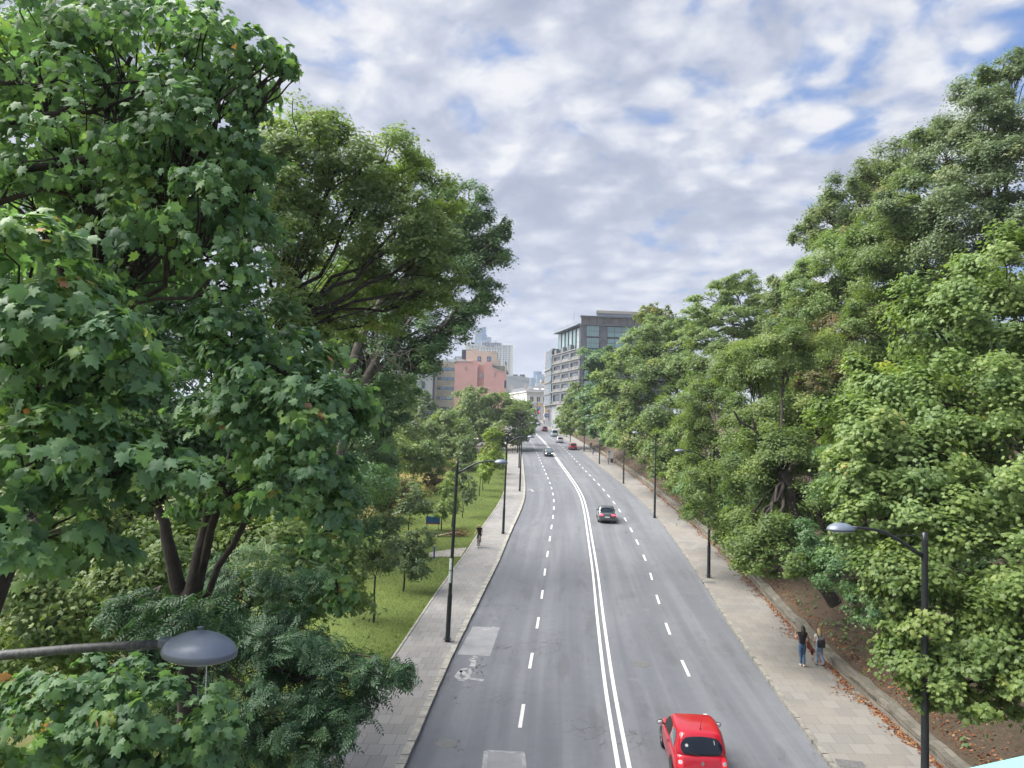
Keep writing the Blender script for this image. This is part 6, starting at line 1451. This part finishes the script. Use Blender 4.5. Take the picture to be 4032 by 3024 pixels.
walker('walker in dark grey jacket near the wall, just ahead of the dark topped cyclist', 2326, 1771, R(5), h=1.76, top='c_grey', bottom='c_grey', hair='hair_g', long_hair=False, shoes='shoe_d', sleeves=1)
walker('man in black shirt and dark shorts standing by the sign posts at the far right', 2227, 1713, R(30), h=1.8, top='c_black', bottom='c_blue', hair='hair_g', long_hair=False, shoes='shoe_w', shorts=True)
walker('distant pedestrian at the foot of the office corner', 2142, 1671, R(0), h=1.75, top='c_blue', bottom='c_blue', hair='hair_d', long_hair=False, shoes='shoe_d', sleeves=1)

# ------------------------------------------------------------------ signs, bollards, debris, bridge rail
M['s_blue'] = pm('sign_face_blue', (.03,.16,.42), .4); M['s_orange'] = pm('sign_face_orange', (.75,.40,.06), .4); M['s_grey'] = pm('sign_back', (.42,.44,.46), .5); M['s_red'] = pm('sign_red', (.55,.05,.05), .5); M['steel'] = pm('steel_post', (.28,.29,.30), .45, .5)
M['cyan'] = pm('bridge_paint', (.22,.58,.60), .45, var=.06, vs=4); M['navy'] = pm('post_blue', (.02,.05,.25), .5); M['dead_wood'] = pm('cut_wood', (.42,.36,.25), .9, var=.2)
def bollard(px, py, lab, h=.95):
    g = on_ground(px, py, .12); m = MB(); m.lathe([(.07,0),(.07,.05),(.05,.09),(.05,h-.12),(.065,h-.1),(.065,h-.04),(.03,h),(0,h+.01)], 12); o = m.build('bollard', M['lamp'], None, True); o.location = g; tag(o, lab, 'bollard', 'bollards at the left side entrance' if px < 2100 else 'bollards at the office corner')
for px, py, lab in ((1994,1772,'leftmost bollard of the left side entrance'),(2018,1783,'bollard in the red paved strip of the side entrance'),(2028,1774,'bollard just left of the kerb at the side entrance'),(2043,1774,'bollard nearest the kerb at the side entrance'),(2134.5,1675,'bollard before the distant pedestrian'),(2149,1670,'bollard at the foot of the office entrance')): bollard(px, py, lab)
def post_sign(name, lab, px, py, h, faces, cat='sign'):
    g = on_ground(px, py, .12); t = empty(name, g, 0, lab, cat); m = MB(); m.tube([(0,0,-.1),(0,0,h)], .035, 8); m.build('post', M['steel'], t)
    for kind, x, z, a, b, mt in faces:
        m = MB()
        if kind == 'disc': m.lathe([(0,0),(a,0),(a,.03),(0,.03)], 20); o = m.build('sign_plate', M[mt], t); o.rotation_euler.x = math.pi/2; o.location = (x, -.04, z)
        elif kind == 'arrow':
            m.box(x-a/2, x+a/2, -.07, -.04, z-b/2, z+b/2); o = m.build('sign_plate', M[mt], t)
            m = MB(); m.prism([(x-a*.35,-.072,z-.06),(x+a*.1,-.072,z-.06),(x+a*.1,-.072,z-.16),(x+a*.38,-.072,z),(x+a*.1,-.072,z+.16),(x+a*.1,-.072,z+.06),(x-a*.35,-.072,z+.06)], (0,-.006,0)); m.build('arrow', M['planter'], o)
        else: m.box(x-a/2, x+a/2, -.07, -.04, z-b/2, z+b/2); m.build('sign_plate', M[mt], t)
    return t
post_sign('road_sign', 'blue direction sign with a white arrow under an orange plate at the office corner', 2152, 1679, 6.2, [('arrow',.2,4.0,2.0,1.5,'s_blue'),('box',.4,5.7,1.4,1.0,'s_orange')])
post_sign('road_sign', 'pair of grey sign backs on a thin post by the black shirted man', 2213, 1716, 3.3, [('disc',-.1,2.9,.36,0,'s_grey'),('box',.55,2.75,.65,.9,'s_grey')])
post_sign('notice_board', 'white information board standing against the wall behind the white shirted cyclist', 2403, 1823, 2.3, [('box',.1,1.6,.85,1.5,'planter'),('box',-.3,2.0,.5,.5,'s_grey')])
g = on_ground(2402, 1814, .12)
def litter_bin():
    g = on_ground(2409, 1821, .12); t = empty('litter_bin', g, 0, 'slim dark litter bin beside the white board at the wall', 'bin'); m = MB(); m.lathe([(.2,0),(.22,.05),(.24,.85),(.25,.9),(.2,.92)], 14); m.build('barrel', M['s_red'] if False else M['bark'], t, True); m = MB(); m.lathe([(.26,.92),(.24,1.0),(.1,1.06),(0,1.07)], 14); m.build('lid', M['trim'], t, True)
litter_bin()
# traffic light and poles at the crossing
def traffic_light():
    g = at(2114, 1652, 330); t = empty('traffic_light', (g.x, 330, zr(330)), 0, 'dark traffic light pole in front of the white corner house', 'traffic light')
    m = MB(); m.tube([(0,0,0),(0,0,10.5)], .16, 8); m.tube([(0,0,5.4),(-1.2,-.2,6.6),(-2.4,-.3,7.0)], .09, 6); m.build('pole', M['lamp'], t)
    for x, z in ((-.7,3.4),(.75,3.5)):
        m = MB(); m.box(x-.25, x+.25, -.5, -.2, z-.7, z+.7); h_ = m.build('signal_head', M['trim'], t); m = MB(); m.lathe([(0,0),(.18,0)], 12); o = m.build('lens', M['tail_on'], h_); o.location = (x, -.52, z+.4); o.rotation_euler.x = math.pi/2
    m = MB(); m.box(.3, 1.6, -.3, -.2, 6.4, 7.6); m.build('sign_plate', M['s_orange'], t); m = MB(); m.box(.5, 1.3, -.3, -.2, 5.0, 6.1); m.build('sign_plate', M['s_blue'], t)
traffic_light()
g = at(2127, 1655, 335); m = MB(); m.tube([(0,0,0),(0,0,7.6),(-.3,0,8),(-2.3,0,8.2)], [.1,.08,.07,.05], 8); m.ball((-2.5,0,8.2), .28, 10, 6, (1.2,.8,.35)); o = m.build('far_street_lamp', M['steel'], None, True); o.location = (g.x, 335, zr(335)); tag(o, 'thin grey lamp post at the top of the street right of the traffic light', 'street lamp')
# board, post and cut branches on the lawn
g = on_ground(1716, 2085, .1); t = empty('info_board', g, 0, 'low blue and red board behind the young ash on the lawn', 'board'); m = MB(); m.box(-.9,.35,-.03,.03,.55,1.15); m.build('panel', M['s_blue'], t); m = MB(); m.box(-.9,.37,-.04,.04,.47,.56); m.build('red_edge', M['s_red'], t); m = MB(); m.tube([(-.8,0,0),(-.8,0,.5)], .03, 6); m.build('leg', M['steel'], t); m = MB(); m.tube([(.25,0,0),(.25,0,.5)], .03, 6); m.build('leg', M['steel'], t)
g = on_ground(1709, 2200, .1); m = MB(); m.lathe([(.06,0),(.06,.85),(.04,.9),(0,.91)], 12); o = m.build('blue_post', M['navy'], None, True); o.location = g; tag(o, 'short blue post beside the side path over the lawn', 'post')
g = on_ground(1790, 2112, .1); t = empty('cut_branches', g, 0, 'pile of cut branches with dead brown leaves on the lawn edge', 'branch pile')
m = MB()
for k in range(26):
    a = rnd.uniform(0, 6.28); p = Vector((rnd.uniform(-.6,1.0), rnd.uniform(-.5,.7), rnd.uniform(.03,.3))); q = p+Vector((math.cos(a)*rnd.uniform(.5,1.1), math.sin(a)*rnd.uniform(.3,.8), rnd.uniform(-.05,.35))); m.tube([p, (p+q)/2+Vector((0,0,.06)), q], [.022,.016,.006], 5)
m.build('twigs', M['bark'], t); m = MB(); m.tube([(-1.5,-.55,.05),(-1.0,-.2,.12),(-.2,.0,.28),(.5,.1,.33)], [.09,.09,.07,.05], 9); m.build('log', M['dead_wood'], t, True)
n = 420; P = np.stack([NR.normal(.35,.5,n), NR.normal(.2,.3,n), np.abs(NR.normal(.22,.18,n))], 1); o = leaf_mesh('dead_leaves', P, NR.normal(0,1,(n,3))+np.array([0,0,.8]), .13, 'tuft', NR.random(n), t, M['lf_dead'])
# footbridge the view is taken from: only the edge of its rail enters the picture
def bridge():
    b = empty('footbridge', (0,0,0), R(22.5), 'turquoise painted rail of the footbridge poking into the bottom right corner', 'bridge')
    A = at(3750, 3024, 1.106); b.location = (A.x, A.y, 0); z = A.z
    m = MB(); m.box(-3.5, 9, -.16, 0, z-.05, z); rl = m.build('handrail', M['cyan'], b); bevel(rl, .012, 3)
    m = MB(); m.box(-3.5, 9, -.10, -.06, z-.95, z-.88); m.build('lower_rail', M['cyan'], b)
    for k in range(9): m = MB(); a = -3.3+k*1.5; m.box(a-.03, a+.03, -.11, -.05, z-1.25, z-.05); m.build('rail_post', M['cyan'], b)
    m = MB(); m.box(-3.5, 9, -3.2, .02, z-1.5, z-1.2); m.build('deck', M['base_stone'], b)
bridge()
# ------------------------------------------------------------------ haze between here and the far end of the street
def haze(dens):
    m = bpy.data.materials.new('haze'); m.use_nodes = True; t = NT(m.node_tree)
    v = t.add('ShaderNodeVolumePrincipled'); v.inputs['Color'].default_value = (.80,.88,1,1); v.inputs['Density'].default_value = dens; v.inputs['Anisotropy'].default_value = .2
    o = t.add('ShaderNodeOutputMaterial'); t.l.new(v.outputs[0], o.inputs['Volume'])
    mb = MB(); mb.box(-1700, 1700, -300, 2500, -2, 170); h = mb.build('haze', m); h['kind'] = 'stuff'
if HAZE: haze(HAZE)
# ------------------------------------------------------------------ put each thing's empty at its own base
bpy.context.view_layer.update()
for o in list(SC.objects):
    if o.type == 'EMPTY' and o.parent is None and o.location.length < 1e-6 and o.children:
        pts = [c.matrix_world @ Vector(q) for c in o.children if c.type == 'MESH' for q in c.bound_box]
        tr = [c for c in o.children if c.name.startswith('trunk')]
        if tr: pts = [tr[0].matrix_world @ v.co for v in tr[0].data.vertices[:9]]
        if not pts: continue
        b = Vector((sum(p.x for p in pts)/len(pts), sum(p.y for p in pts)/len(pts), min(p.z for p in pts)))
        o.location = b
        for c in o.children: c.location = c.location-b
print('OBJECTS TOTAL', len(SC.objects))
